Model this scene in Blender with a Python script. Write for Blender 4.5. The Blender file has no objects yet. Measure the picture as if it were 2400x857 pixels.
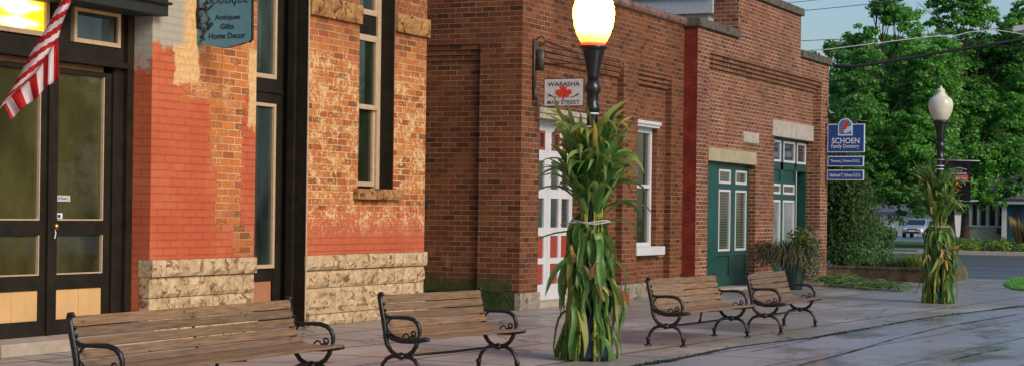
import bpy, math, random
from math import sin, cos, pi, radians, sqrt, atan2, tau
from mathutils import Vector, Matrix, noise, Euler
rnd = random.Random(7)
scene = bpy.context.scene
COL = scene.collection
# ------------------------------------------------------------------ camera frame
FOC, PCX, PCY, RHO, EYE = 4200.0, 1200.0, 498.0, radians(.76), 1.55
_n = sqrt(.426**2 + .905**2)
FW = (.905/_n, .426/_n); RT = (.426/_n, -.905/_n)
CAM = (0.0, -12.0, EYE)
def ray(px, py):
    dx = px-PCX; dy = py-PCY
    u = (dx*cos(RHO)+dy*sin(RHO))/FOC; v = -(-dx*sin(RHO)+dy*cos(RHO))/FOC
    return (FW[0]+RT[0]*u, FW[1]+RT[1]*u, v)
def hit(px, py, ax, val):
    d = ray(px, py); t = (val-CAM[ax])/d[ax]
    return Vector([CAM[i]+d[i]*t for i in range(3)])
def G(px, py, z=0): return hit(px, py, 2, z)
def Yp(px, py, y): return hit(px, py, 1, y)
def Xp(px, py, x): return hit(px, py, 0, x)
def D(px, py, dep):
    d = ray(px, py); return Vector([CAM[i]+d[i]*dep for i in range(3)])
# ------------------------------------------------------------------ mesh builder
ORG = {}
def org(o):
    v = Vector((0, 0, 0))
    while o is not None:
        v += Vector(ORG.get(o.name, (0, 0, 0))); o = o.parent
    return v
def thing(name, label, cat, loc=(0, 0, 0), group=None, rz=0):
    o = bpy.data.objects.new(name, None); COL.objects.link(o)
    o.empty_display_size = .1
    o.location = loc; o.rotation_euler = (0, 0, rz); ORG[o.name] = tuple(loc)
    o['label'] = label; o['category'] = cat
    if group: o['group'] = group
    return o
def tag(o, label, cat, group=None):
    o['label'] = label; o['category'] = cat
    if group: o['group'] = group
    return o
def kind(o, k): o['kind'] = k; return o
class MB:
    def __init__(s): s.v = []; s.f = []; s.m = []; s.uv = {}
    def face(s, pts, m=0, uv=None):
        i = len(s.v); s.v += [tuple(p) for p in pts]; s.f.append(tuple(range(i, i+len(pts)))); s.m.append(m)
        if uv: s.uv[len(s.f)-1] = uv
    def add(s, vs, fs, m=0):
        i = len(s.v); s.v += [tuple(p) for p in vs]
        for f in fs: s.f.append(tuple(a+i for a in f)); s.m.append(m)
        return s
    def box(s, x0, x1, y0, y1, z0, z1, m=0):
        if x0 > x1: x0, x1 = x1, x0
        if y0 > y1: y0, y1 = y1, y0
        if z0 > z1: z0, z1 = z1, z0
        vs = [(x, y, z) for x in (x0, x1) for y in (y0, y1) for z in (z0, z1)]
        return s.add(vs, [(0,1,3,2),(4,6,7,5),(0,4,5,1),(2,3,7,6),(0,2,6,4),(1,5,7,3)], m)
    def obox(s, c, ax, ay, az, m=0):
        c, ax, ay, az = map(Vector, (c, ax, ay, az))
        vs = [c+ax*i+ay*j+az*k for i in (-.5, .5) for j in (-.5, .5) for k in (-.5, .5)]
        return s.add(vs, [(0,1,3,2),(4,6,7,5),(0,4,5,1),(2,3,7,6),(0,2,6,4),(1,5,7,3)], m)
    def tube(s, pts, r, n=8, m=0, cap=True, flat=1.0):
        pts = [Vector(p) for p in pts]
        rs = r if isinstance(r, (list, tuple)) else [r]*len(pts)
        vs = []; fs = []; up = None
        for i, p in enumerate(pts):
            t = (pts[min(i+1, len(pts)-1)]-pts[max(i-1, 0)]).normalized()
            if up is None:
                up = Vector((0, 0, 1)) if abs(t.z) < .9 else Vector((1, 0, 0))
            a = t.cross(up)
            if a.length < 1e-4: a = t.cross(Vector((1, 0, 0)))
            a.normalize(); b = a.cross(t).normalized(); up = b
            for k in range(n):
                q = tau*k/n; vs.append(p+(a*cos(q)*flat+b*sin(q))*rs[i])
        for i in range(len(pts)-1):
            for k in range(n):
                k2 = (k+1) % n
                fs.append((i*n+k, i*n+k2, (i+1)*n+k2, (i+1)*n+k))
        if cap:
            fs.append(tuple(range(n-1, -1, -1))); fs.append(tuple((len(pts)-1)*n+k for k in range(n)))
        return s.add(vs, fs, m)
    def lathe(s, prof, c=(0, 0, 0), n=24, m=0, ribs=0, rd=0):
        vs = []; fs = []
        for r, z in prof:
            for k in range(n):
                q = tau*k/n; rr = r*(1+(rd*cos(ribs*q) if ribs else 0))
                vs.append((c[0]+rr*cos(q), c[1]+rr*sin(q), c[2]+z))
        for i in range(len(prof)-1):
            for k in range(n):
                k2 = (k+1) % n; fs.append((i*n+k, i*n+k2, (i+1)*n+k2, (i+1)*n+k))
        fs.append(tuple(range(n-1, -1, -1))); fs.append(tuple((len(prof)-1)*n+k for k in range(n)))
        return s.add(vs, fs, m)
    def prism(s, poly, h, m=0):      # poly: 3D points (planar), h: extrusion vector
        poly = [Vector(p) for p in poly]; h = Vector(h); n = len(poly)
        return s.add(poly+[p+h for p in poly],
            [tuple(range(n-1, -1, -1)), tuple(range(n, 2*n))]+[(k, (k+1) % n, n+(k+1) % n, n+k) for k in range(n)], m)
    def build(s, name, mats, parent=None, smooth=False, local=False, bevel=0):
        off = Vector((0, 0, 0)) if (parent is None or local) else org(parent)
        me = bpy.data.meshes.new(name)
        me.from_pydata([(v[0]-off.x, v[1]-off.y, v[2]-off.z) for v in s.v], [], s.f)
        if not isinstance(mats, (list, tuple)): mats = [mats]
        for mt in mats: me.materials.append(mt)
        me.polygons.foreach_set('material_index', s.m)
        if len(mats) == 1: me.polygons.foreach_set('material_index', [0]*len(s.f))
        uvl = me.uv_layers.new(name='UVMap'); V = s.v
        for p in me.polygons:
            n = p.normal
            cu = s.uv.get(p.index)
            for k, li in enumerate(p.loop_indices):
                if cu: uvl.data[li].uv = cu[k]; continue
                v = V[me.loops[li].vertex_index]
                if abs(n.x) >= abs(n.y) and abs(n.x) >= abs(n.z): uvl.data[li].uv = (v[1], v[2])
                elif abs(n.y) >= abs(n.z): uvl.data[li].uv = (v[0], v[2])
                else: uvl.data[li].uv = (v[0], v[1])
        if smooth: me.polygons.foreach_set('use_smooth', [True]*len(s.f))
        me.update()
        o = bpy.data.objects.new(name, me); COL.objects.link(o)
        if parent: o.parent = parent
        if bevel:
            b = o.modifiers.new('bevel', 'BEVEL'); b.width = bevel; b.segments = 2; b.limit_method = 'ANGLE'
        return o
# ------------------------------------------------------------------ node DSL
class Sk:
    def __init__(s, nt, o): s.nt = nt; s.o = o
    def _m(s, op, *a, clamp=False):
        n = s.nt.nodes.new('ShaderNodeMath'); n.operation = op; n.use_clamp = clamp
        for i, x in enumerate((s,)+a):
            if isinstance(x, Sk): s.nt.links.new(x.o, n.inputs[i])
            else: n.inputs[i].default_value = x
        return Sk(s.nt, n.outputs[0])
    def __add__(s, b): return s._m('ADD', b)
    def __sub__(s, b): return s._m('SUBTRACT', b)
    def __mul__(s, b): return s._m('MULTIPLY', b)
    def __rmul__(s, b): return s._m('MULTIPLY', b)
    def __rsub__(s, b): return (s*-1.0)+b
    def abs(s): return s._m('ABSOLUTE')
    def mx(s, b): return s._m('MAXIMUM', b)
    def mn(s, b): return s._m('MINIMUM', b)
    def ss(s, a, b):
        n = s.nt.nodes.new('ShaderNodeMapRange'); n.interpolation_type = 'SMOOTHSTEP'
        s.nt.links.new(s.o, n.inputs[0]); lo, hi = (a, b)
        n.inputs[1].default_value = min(lo, hi); n.inputs[2].default_value = max(lo, hi)
        n.inputs[3].default_value = 0 if lo < hi else 1; n.inputs[4].default_value = 1 if lo < hi else 0
        return Sk(s.nt, n.outputs[0])
class MT:
    def __init__(s, name, rough=.7, spec=.4):
        s.mat = bpy.data.materials.new(name); s.mat.use_nodes = True; s.nt = s.mat.node_tree
        s.nt.nodes.clear(); s.b = s.new('ShaderNodeBsdfPrincipled'); o = s.new('ShaderNodeOutputMaterial')
        s.nt.links.new(s.b.outputs[0], o.inputs[0]); s.out = o
        s.b.inputs['Roughness'].default_value = rough; s.b.inputs['Specular IOR Level'].default_value = spec
        s._u = None; s._o = None
    def new(s, t, **k):
        n = s.nt.nodes.new(t)
        for a, v in k.items(): setattr(n, a, v)
        return n
    def put(s, inp, x):
        i = s.b.inputs[inp] if isinstance(inp, str) else inp
        if isinstance(x, Sk): s.nt.links.new(x.o, i)
        elif isinstance(x, (tuple, list)) and len(x) == 3: i.default_value = (*x, 1)
        else: i.default_value = x
    def uv(s):
        if not s._u:
            s._u = Sk(s.nt, s.new('ShaderNodeUVMap', uv_map='UVMap').outputs[0])
        return s._u
    def obj(s):
        if not s._o: s._o = Sk(s.nt, s.new('ShaderNodeTexCoord').outputs['Object'])
        return s._o
    def xyz(s, v):
        n = s.new('ShaderNodeSeparateXYZ'); s.nt.links.new(v.o, n.inputs[0])
        return [Sk(s.nt, n.outputs[i]) for i in range(3)]
    def vmap(s, v, scale=(1, 1, 1), loc=(0, 0, 0), rot=(0, 0, 0)):
        n = s.new('ShaderNodeMapping'); s.nt.links.new(v.o, n.inputs[0])
        n.inputs['Scale'].default_value = scale; n.inputs['Location'].default_value = loc; n.inputs['Rotation'].default_value = rot
        return Sk(s.nt, n.outputs[0])
    def noise(s, v, scale, detail=3, rough=.55, dist=0, color=False):
        n = s.new('ShaderNodeTexNoise'); s.nt.links.new(v.o, n.inputs['Vector'])
        n.inputs['Scale'].default_value = scale; n.inputs['Detail'].default_value = detail
        n.inputs['Roughness'].default_value = rough; n.inputs['Distortion'].default_value = dist
        return Sk(s.nt, n.outputs[1 if color else 0])
    def voro(s, v, scale, out='Distance', feature='F1'):
        n = s.new('ShaderNodeTexVoronoi', feature=feature); s.nt.links.new(v.o, n.inputs['Vector']); n.inputs['Scale'].default_value = scale
        return Sk(s.nt, n.outputs[out])
    def mix(s, f, a, b, mode='MIX'):
        n = s.new('ShaderNodeMix', data_type='RGBA', blend_type=mode)
        for i, x in ((0, f), (6, a), (7, b)):
            if isinstance(x, Sk): s.nt.links.new(x.o, n.inputs[i])
            elif i == 0: n.inputs[0].default_value = x
            else: n.inputs[i].default_value = (*x, 1)
        return Sk(s.nt, n.outputs[2])
    def ramp(s, f, stops, interp='LINEAR'):
        n = s.new('ShaderNodeValToRGB'); s.nt.links.new(f.o, n.inputs[0]); cr = n.color_ramp; cr.interpolation = interp
        while len(cr.elements) < len(stops): cr.elements.new(.5)
        for e, (p, c) in zip(cr.elements, stops):
            e.position = p; e.color = (*c, 1) if len(c) == 3 else c
        return Sk(s.nt, n.outputs[0])
    def vadd(s, a, b, k=1):
        n = s.new('ShaderNodeVectorMath', operation='MULTIPLY_ADD')
        s.nt.links.new(b.o, n.inputs[0]); n.inputs[1].default_value = (k, k, k); s.nt.links.new(a.o, n.inputs[2])
        return Sk(s.nt, n.outputs[0])
    def brick(s, v, bw, rh, ms, off=.5, smooth=.15, c1=(0, 0, 0), c2=(1, 1, 1)):
        n = s.new('ShaderNodeTexBrick', offset=off); s.nt.links.new(v.o, n.inputs['Vector'])
        n.inputs['Scale'].default_value = 1; n.inputs['Brick Width'].default_value = bw; n.inputs['Row Height'].default_value = rh
        n.inputs['Mortar Size'].default_value = ms; n.inputs['Mortar Smooth'].default_value = smooth
        n.inputs['Color1'].default_value = (*c1, 1); n.inputs['Color2'].default_value = (*c2, 1); n.inputs['Mortar'].default_value = (.5, .5, .5, 1)
        return Sk(s.nt, n.outputs[0]), Sk(s.nt, n.outputs[1])
    def bump(s, h, dist=.01, strength=1.0):
        n = s.new('ShaderNodeBump'); n.inputs['Distance'].default_value = dist; n.inputs['Strength'].default_value = strength
        s.nt.links.new(h.o, n.inputs['Height']); s.nt.links.new(n.outputs[0], s.b.inputs['Normal'])
def plain(name, c, rough=.6, spec=.4, metal=0, var=.25, scale=12, bump=0):
    m = MT(name, rough, spec); o = m.obj()
    n = m.noise(o, scale, 4)
    lo = tuple(x*(1-var) for x in c); hi = tuple(min(1, x*(1+var)) for x in c)
    m.put('Base Color', m.ramp(n, [(.3, lo), (.7, hi)])); m.put('Metallic', metal)
    if bump: m.bump(m.noise(o, scale*4, 3), bump)
    return m.mat
# ------------------------------------------------------------------ brick materials
def warp(m, v, a=.006):
    n = m.noise(v, 9, 2, color=True); return m.vadd(v, n, a)
def brick_common(name, cols, mortar, bw, rh, ms, grime=(.55, 1.0), rough=.85, extra=None, soot=None):
    m = MT(name, rough, .25); uv = m.uv(); v = warp(m, uv)
    rv, fac = m.brick(v, bw, rh, ms)
    k = len(cols); bc = m.ramp(rv, [(i/(k-1), c) for i, c in enumerate(cols)])
    fine = m.noise(uv, 45, 4); bc = m.mix(1.0, bc, m.ramp(fine, [(.25, (.62,)*3), (.75, (1.25,)*3)]), 'MULTIPLY')
    mo = m.mix(m.noise(uv, 1.3, 4).ss(.35, .65), mortar, tuple(x*.62 for x in mortar)); patch = (m.noise(uv, 1.7, 4, .7)).ss(.58, .66)*m.noise(uv, 8, 3).ss(.4, .6); bc = m.mix(patch*.45, bc, tuple(x*.55 for x in cols[1])); eff = (m.noise(m.vmap(uv, (1, .5, 1), (5, 2, 0)), 2.6, 6, .72)).ss(.60, .70); bc = m.mix(eff*.35, bc, tuple(min(1, x*.9+.05) for x in mortar))
    hid = m.noise(uv, 2.2, 3, .6).ss(.42, .62)*.35
    c = m.mix(fac*(1.0-hid), bc, mo)
    big = m.noise(uv, .55, 5, .6)
    c = m.mix(1.0, c, m.ramp(big, [(.3, (grime[0],)*3), (.7, (grime[1],)*3)]), 'MULTIPLY')
    run = m.noise(m.vmap(uv, (3.5, .35, 1)), 1.4, 4, .6).ss(.58, .74); c = m.mix(run*.4, c, tuple(x*.35 for x in cols[1]))
    h = (1.0-fac)*1.0 + m.noise(uv, 60, 3)*.35
    if extra: c = extra(m, uv, c, fac, rv)
    m.put('Base Color', c); m.bump(h, .011, 1.0)
    return m.mat
def extraB(m, uv, c, fac, rv):       # moss at the foot of the alley wall, lime stain near the corner
    u, v, _ = m.xyz(uv); n = m.noise(uv, 5, 5, .6)
    moss = (v + (n-.5)*.35).ss(.62, .40)*.8*(u.ss(4, 3)*u.ss(.12, .2))
    c = m.mix(moss, c, m.ramp(n, [(.3, (.018, .035, .012)), (.7, (.05, .09, .02))]))
    lime = (m.noise(m.vmap(uv, (3, 1, 1)), 3, 6, .7)).ss(.62, .75)*v.ss(1.9, 1.3)*v.ss(.4, .7)*u.ss(26.7, 26.2)*u.ss(25, 25.2)
    return m.mix(lime*.6, c, (.5, .36, .3))
def extraA(m, uv, c, fac, rv):
    u, v, _ = m.xyz(uv)
    n1 = m.noise(uv, 3.2, 6, .65); n2 = m.noise(uv, 14, 5, .7); n3 = m.noise(m.vmap(uv, (1, 2.2, 1)), 24, 4, .75)
    red = m.mix(m.noise(uv, 1.2, 4).ss(.35, .7), (.50, .115, .05), (.57, .165, .075)); red = m.mix((rv-.5).abs()*.5, red, (.44, .085, .035)); red = m.mix(n2.ss(.6, .75)*.35, red, (.38, .07, .035))
    red = m.mix(fac*.45*n1.ss(.3, .6), red, (.26, .045, .025))
    cream = m.mix(n2.ss(.4, .6), (.66, .43, .17), (.74, .56, .29))
    # right pier: scattered lime/cream remnants, mostly exposed
    isP2 = u.ss(20.0, 20.05)
    crm2 = (n3*.4+n2*.45+n1*.45+(rv-.5)*.05+fac*.05).ss(.655, .73)*v.ss(3.9, 3.5)*v.ss(1.1, 1.5)
    red2 = ((v*-1.0+1.62)*1.6+(n1-.5)*3.2+(n2-.5)*2.4).ss(-.25, .12)
    red2b = (n3*.6+n1*.5).ss(.60, .68)*.55*v.ss(3.7, 3.2)
    # left pier: painted, with an exposed seam
    def blob(uc, vc, uw, vw): return ((u-uc).abs()*(1/uw)).mx((v-vc).abs()*(1/vw))
    b = blob(18.35, 3.08, .62, .22).mn(blob(18.55, 2.55, .34, .50)).mn(blob(18.62, 1.95, .26, .60)).mn(blob(19.14, 3.1, .13, .50)).mn(blob(18.95, 1.15, .22, .18)).mn(blob(18.5, 3.9, 1.1, .6))
    exp = (b+(n1-.5)*.9+(n2-.5)*.7+(rv-.5)*.25).ss(1.08, .96)
    cb = blob(17.70, 3.28, .26, .26).mn(blob(17.75, 3.75, .35, .35)).mn(blob(19.15, 3.1, .12, .5))
    cr1 = (cb+(n1-.5)*1.0+(n2-.5)*.8).ss(1.05, .9)*.9
    paint1 = 1.0-exp
    pnt = isP2*(red2.mx(red2b))+(1.0-isP2)*paint1
    crm = isP2*crm2+(1.0-isP2)*((n3*.6+n1*.4).ss(.53, .6)*exp*.7).mx(cr1)
    soot = (v+(n1-.5)*1.0).ss(3.7, 4.3)*isP2*(n2.ss(.35, .6))
    c = m.mix(pnt, c, red); c = m.mix(crm, c, cream)
    c = m.mix(soot*.75, c, (.12, .07, .04))
    jamb = u.ss(4, 3)                # return faces (u is depth there): painted, plaster patch at the top
    cj = m.mix((v+(n1-.5)*.9).ss(3.15, 3.3), red, (.42, .40, .34))
    c = m.mix(jamb, c, cj)
    c = m.mix(u.ss(17.75, 17.55)*(v+(u-17.0)*.0+(n1-.5)*.5).ss(3.42, 3.5)*u.ss(4, 4.1), c, (.40, .39, .33))
    return c
# ------------------------------------------------------------------ materials
M = {}
M['brickA'] = brick_common('brick_painted_salmon', [(.30,.09,.03),(.46,.13,.035),(.62,.20,.045),(.55,.15,.05),(.66,.25,.06)], (.66,.50,.27), .262, .0905, .0085, (.85, 1.0), extra=extraA)
M['brickB'] = brick_common('brick_brown_red', [(.085,.035,.015),(.21,.070,.028),(.165,.054,.022),(.27,.09,.035),(.22,.09,.032)], (.50,.35,.22), .24, .0835, .0055, (.6, 1.05), extra=extraB)
M['brickC'] = brick_common('brick_pale_joints', [(.12,.045,.022),(.26,.09,.042),(.21,.07,.036),(.33,.13,.06),(.29,.10,.055)], (.66,.52,.38), .235, .0800, .0078, (.7, 1.05))
def redC(m, uv, c, fac, rv):
    n = m.noise(uv, 3, 5)
    return m.mix(fac*.3, m.mix(n.ss(.35, .65), (.15,.02,.012), (.24,.035,.02)), (.1, .02, .015))
M['brickRed'] = brick_common('brick_deep_red_paint', [(.2,.03,.02),(.3,.05,.03)], (.2,.03,.02), .24, .0835, .0055, (.8, 1.0), extra=redC)
def mat_stone(name, c1, c2, dark, lichen=.3):
    m = MT(name, .9, .25); o = m.obj(); n = m.noise(o, 3.5, 6, .65); n2 = m.noise(o, 22, 5, .7); n3 = m.noise(o, 9, 5, .7, .6)
    c = m.mix(n.ss(.35, .65), c1, c2); c = m.mix(n3.ss(.50, .64)*lichen*2, c, dark)
    c = m.mix(1.0, c, m.ramp(n2, [(.25, (.7,)*3), (.75, (1.15,)*3)]), 'MULTIPLY')
    m.put('Base Color', c); m.bump(n2+n*.6, .012, .8); return m.mat
M['limestone'] = mat_stone('limestone_rock_faced', (.50,.37,.21), (.66,.51,.32), (.19,.095,.04), .48)
M['limestone_dark'] = mat_stone('limestone_stained', (.34,.17,.06), (.50,.28,.10), (.07,.035,.018), .6)
M['foundation'] = mat_stone('foundation_stone', (.26,.22,.17), (.38,.33,.26), (.08,.09,.05), .45)
M['lintel'] = mat_stone('concrete_lintel_grey', (.42,.38,.32), (.52,.47,.40), (.30,.27,.22), .2)
M['lintel2'] = mat_stone('concrete_lintel_olive', (.40,.36,.22), (.50,.43,.27), (.24,.24,.15), .2)
M['cap'] = mat_stone('parapet_cap_mossy', (.10,.095,.07), (.16,.14,.11), (.05,.06,.035), .5)
M['darkwood'] = plain('dark_brown_black_paint', (.016,.013,.008), .6, .25, var=.4, scale=5)
M['brownwood'] = plain('brown_stained_wood', (.10,.05,.022), .6, .4, var=.4, scale=4)
M['fascia'] = plain('dark_grey_green_fascia', (.022,.027,.024), .6, .3)
M['creamwood'] = plain('cream_window_trim', (.52,.40,.26), .55, .4, var=.12)
M['tanpanel'] = plain('tan_panel_paint', (.62,.40,.17), .55, .4, var=.12, scale=2)
M['terrapanel'] = plain('terracotta_panel_paint', (.42,.19,.10), .6, .3, var=.12, scale=3)
M['whitepaint'] = plain('white_paint', (.62,.63,.64), .5, .4, var=.08, scale=4)
M['redpaint'] = plain('red_panel_paint', (.34,.05,.03), .5, .4, var=.15)
M['teal'] = plain('teal_green_paint', (.014,.070,.055), .42, .5, var=.18, scale=3)
M['tealdark'] = plain('dark_teal_paint', (.010,.075,.058), .45, .5, var=.2)
M['iron'] = plain('black_cast_iron', (.011,.012,.012), .32, .6, metal=.2, var=.4, scale=30, bump=.002)
M['irongrey'] = plain('grey_weathered_iron', (.075,.07,.055), .5, .5, metal=.3, var=.4, scale=20)
M['brass'] = plain('brass_knob', (.65,.42,.10), .3, .5, metal=1)
M['stepstone'] = plain('door_threshold_stone', (.42,.36,.29), .8, .3, var=.15, scale=6, bump=.004)
M['blackpost'] = plain('black_lamp_post_paint', (.010,.011,.012), .3, .6, var=.3)
M['bluesign'] = plain('blue_sign_face', (.010,.065,.26), .4, .5, var=.06, scale=2)
M['signwhite'] = plain('sign_white', (.78,.79,.80), .5, .4, var=.03)
M['signteal'] = plain('dusty_blue_sign_face', (.11,.26,.32), .55, .4, var=.12, scale=6)
M['signdark'] = plain('sign_dark_lettering', (.02,.025,.028), .6, .3)
M['signgrey'] = plain('weathered_sign_board', (.60,.60,.60), .6, .3, var=.08, scale=14)
M['leafred'] = plain('maple_leaf_red', (.62,.05,.02), .6, .3, var=.3, scale=25)
M['flagred'] = plain('flag_red_cloth', (.40,.018,.018), .85, .15, var=.25, scale=8)
M['flagwhite'] = plain('flag_white_cloth', (.62,.55,.58), .85, .15, var=.1, scale=8)
M['bannerblack'] = plain('black_banner_cloth', (.018,.016,.018), .8, .2)
M['bannerpink'] = plain('coral_banner_print', (.62,.13,.12), .8, .2)
M['banneryellow'] = plain('yellow_print', (.75,.42,.06), .8, .2)
M['curtain'] = plain('pale_curtain', (.55,.58,.55), .9, .1, var=.2, scale=8)
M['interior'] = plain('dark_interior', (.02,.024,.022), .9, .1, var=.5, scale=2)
M['bark'] = plain('bark', (.07,.05,.035), .9, .2, var=.5, scale=8, bump=.02)
M['pot'] = plain('dark_green_glazed_pot', (.015,.04,.035), .35, .5)
M['cable'] = plain('black_cable', (.012,.012,.014), .6, .3)
M['cablew'] = plain('pale_cable', (.5,.52,.52), .6, .3)
M['carpaint'] = plain('silver_car_paint', (.42,.48,.55), .25, .6, metal=.4, var=.05)
M['carglass'] = plain('car_glass', (.02,.04,.05), .08, .6)
M['tyre'] = plain('tyre_rubber', (.015,.015,.015), .8, .2)
M['siding'] = plain('pale_siding', (.42,.44,.46), .7, .3, var=.1)
M['creamwall'] = plain('cream_house_wall', (.46,.42,.33), .8, .3, var=.12, scale=2)
M['roofing'] = plain('grey_roofing', (.12,.13,.14), .8, .3)
M['bluehouse'] = plain('blue_house_paint', (.02,.07,.12), .6, .3)
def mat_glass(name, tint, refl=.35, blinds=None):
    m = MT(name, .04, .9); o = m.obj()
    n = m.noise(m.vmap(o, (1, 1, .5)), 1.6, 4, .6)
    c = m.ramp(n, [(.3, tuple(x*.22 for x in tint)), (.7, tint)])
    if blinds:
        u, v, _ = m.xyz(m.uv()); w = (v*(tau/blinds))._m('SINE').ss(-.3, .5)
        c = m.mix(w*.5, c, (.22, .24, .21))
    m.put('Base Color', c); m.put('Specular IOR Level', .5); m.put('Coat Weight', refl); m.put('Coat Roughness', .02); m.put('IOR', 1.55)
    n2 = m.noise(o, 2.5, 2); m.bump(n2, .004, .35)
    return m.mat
M['glass'] = mat_glass('window_glass_dark', (.022,.036,.018), .8)
M['glass_olive'] = mat_glass('door_glass_painted_reflections', (.085,.082,.030), .7)  # olive reflections on the door panes painted in as mottled glass colour
M['glass_blue'] = mat_glass('window_glass_bluegreen', (.055,.085,.08), .7)
M['glass_blinds'] = mat_glass('window_glass_with_blinds', (.06,.07,.05), .5, .055)
def mat_emit(name, c, st, prof=None):
    m = MT(name, .3, .4); m.put('Base Color', c); m.put('Emission Color', c); m.put('Emission Strength', st)
    return m
me_ = mat_emit('lit_globe_glass', (1, .74, .34), 22)
_o = me_.xyz(me_.obj())[2]
me_.put('Emission Color', me_.mix(_o.ss(3.36, 3.52), (1, .007, .0006), (1, .48, .0150)))
me_.put('Emission Strength', _o.ss(3.34, 3.37)*37.0+1.1)
M['globe_lit'] = me_.mat
M['globe_off'] = plain('frosted_globe_glass', (.68,.67,.52), .25, .6, var=.12, scale=6)
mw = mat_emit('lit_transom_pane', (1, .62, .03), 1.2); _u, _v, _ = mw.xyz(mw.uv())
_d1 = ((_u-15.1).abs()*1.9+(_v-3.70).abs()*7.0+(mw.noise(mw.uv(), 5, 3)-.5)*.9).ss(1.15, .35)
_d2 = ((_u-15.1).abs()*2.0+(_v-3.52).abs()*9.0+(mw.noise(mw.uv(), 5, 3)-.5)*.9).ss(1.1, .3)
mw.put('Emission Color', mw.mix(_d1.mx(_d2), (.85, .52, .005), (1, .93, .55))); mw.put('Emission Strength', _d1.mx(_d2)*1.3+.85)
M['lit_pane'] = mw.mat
def mat_wood(name, c1, c2):
    m = MT(name, .55, .4); o = m.obj(); g = m.noise(m.vmap(o, (1.2, 22, 22)), 3, 5, .6); st = m.noise(o, 4, 4, .6); kn = m.voro(m.vmap(o, (3, 9, 9)), 1.2)
    c = m.mix(g.ss(.3, .7), c1, c2); c = m.mix(st.ss(.5, .75)*.5, c, (.20, .17, .13)); c = m.mix(kn.ss(.12, .05)*.7, c, (.06, .03, .015))
    ri = m.new('ShaderNodeObjectInfo'); r = Sk(m.nt, ri.outputs['Random'])
    c = m.mix(1.0, c, m.ramp(r, [(0, (.72, .72, .74)), (1, (1.25, 1.15, 1.05))]), 'MULTIPLY')
    m.put('Base Color', c); m.put('Roughness', st*.5+.28); m.bump(g, .003, .8); return m.mat
M['wood'] = mat_wood('weathered_bench_wood', (.14, .088, .046), (.27, .18, .10))
def mat_leaf(name, cols, rough=.45, trans=.25, scale=.6):
    m = MT(name, rough, .4); o = m.obj(); n = m.noise(o, scale, 3, .6); w = m.new('ShaderNodeNewGeometry')
    r = Sk(m.nt, w.outputs['Random Per Island'])
    t = n*.6+r*.4
    k = len(cols); m.put('Base Color', m.ramp(t, [(.2+.6*i/(k-1), c) for i, c in enumerate(cols)]))
    if trans:
        tr = m.new('ShaderNodeBsdfTranslucent'); ms = m.new('ShaderNodeMixShader'); ms.inputs[0].default_value = trans
        tr.inputs[0].default_value = (*[min(1, x*1.6) for x in cols[-1]], 1)
        m.nt.links.new(m.b.outputs[0], ms.inputs[1]); m.nt.links.new(tr.outputs[0], ms.inputs[2]); m.nt.links.new(ms.outputs[0], m.out.inputs[0])
    return m.mat
M['leaf_tree'] = mat_leaf('tree_leaves_green', [(.025,.115,.024),(.09,.31,.045),(.28,.56,.12)])
M['leaf_tree2'] = mat_leaf('tree_leaves_deep_green', [(.025,.10,.026),(.075,.24,.045),(.19,.42,.09)])
M['needle'] = mat_leaf('weeping_evergreen_foliage', [(.012,.045,.010),(.04,.11,.02),(.12,.22,.045)], .6, .1, 1.5)
M['corn'] = mat_leaf('corn_leaf_green', [(.016,.06,.013),(.07,.18,.03),(.25,.38,.10)], .4, .2, 2)
M['corn_dry'] = mat_leaf('corn_leaf_drying', [(.07,.12,.02),(.20,.25,.05),(.45,.42,.14)], .6, .2, 2)
M['stalk'] = plain('corn_stalk_yellow_green', (.24,.27,.045), .5, .4, var=.5, scale=14)
M['husk'] = plain('corn_husk_straw', (.44,.36,.14), .7, .3, var=.4, scale=20)
M['ear'] = plain('corn_ear_orange_yellow', (.40,.24,.05), .6, .3, var=.4, scale=30)
M['twine'] = plain('white_twine', (.42,.42,.38), .7, .2)
M['shrub'] = mat_leaf('shrub_leaves', [(.02,.05,.012),(.06,.13,.025),(.13,.20,.04)], .5, .2, 3)
M['shrub_yellow'] = mat_leaf('yellow_green_perennials', [(.04,.10,.015),(.14,.24,.03),(.36,.36,.05)], .5, .25, 1.2)
M['plume'] = mat_leaf('ornamental_grass_tan', [(.16,.12,.04),(.34,.24,.09),(.50,.36,.16)], .7, .2, 3)
M['bronze_grass'] = mat_leaf('bronze_green_grass', [(.03,.035,.015),(.08,.08,.03),(.20,.16,.08)], .6, .15, 6)
M['pot_leaf'] = mat_leaf('pale_variegated_leaves', [(.02,.06,.02),(.07,.13,.06),(.30,.36,.26)], .5, .15, 9)
M['lawn'] = plain('lawn_grass', (.06,.17,.02), .9, .2, var=.4, scale=3)
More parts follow.
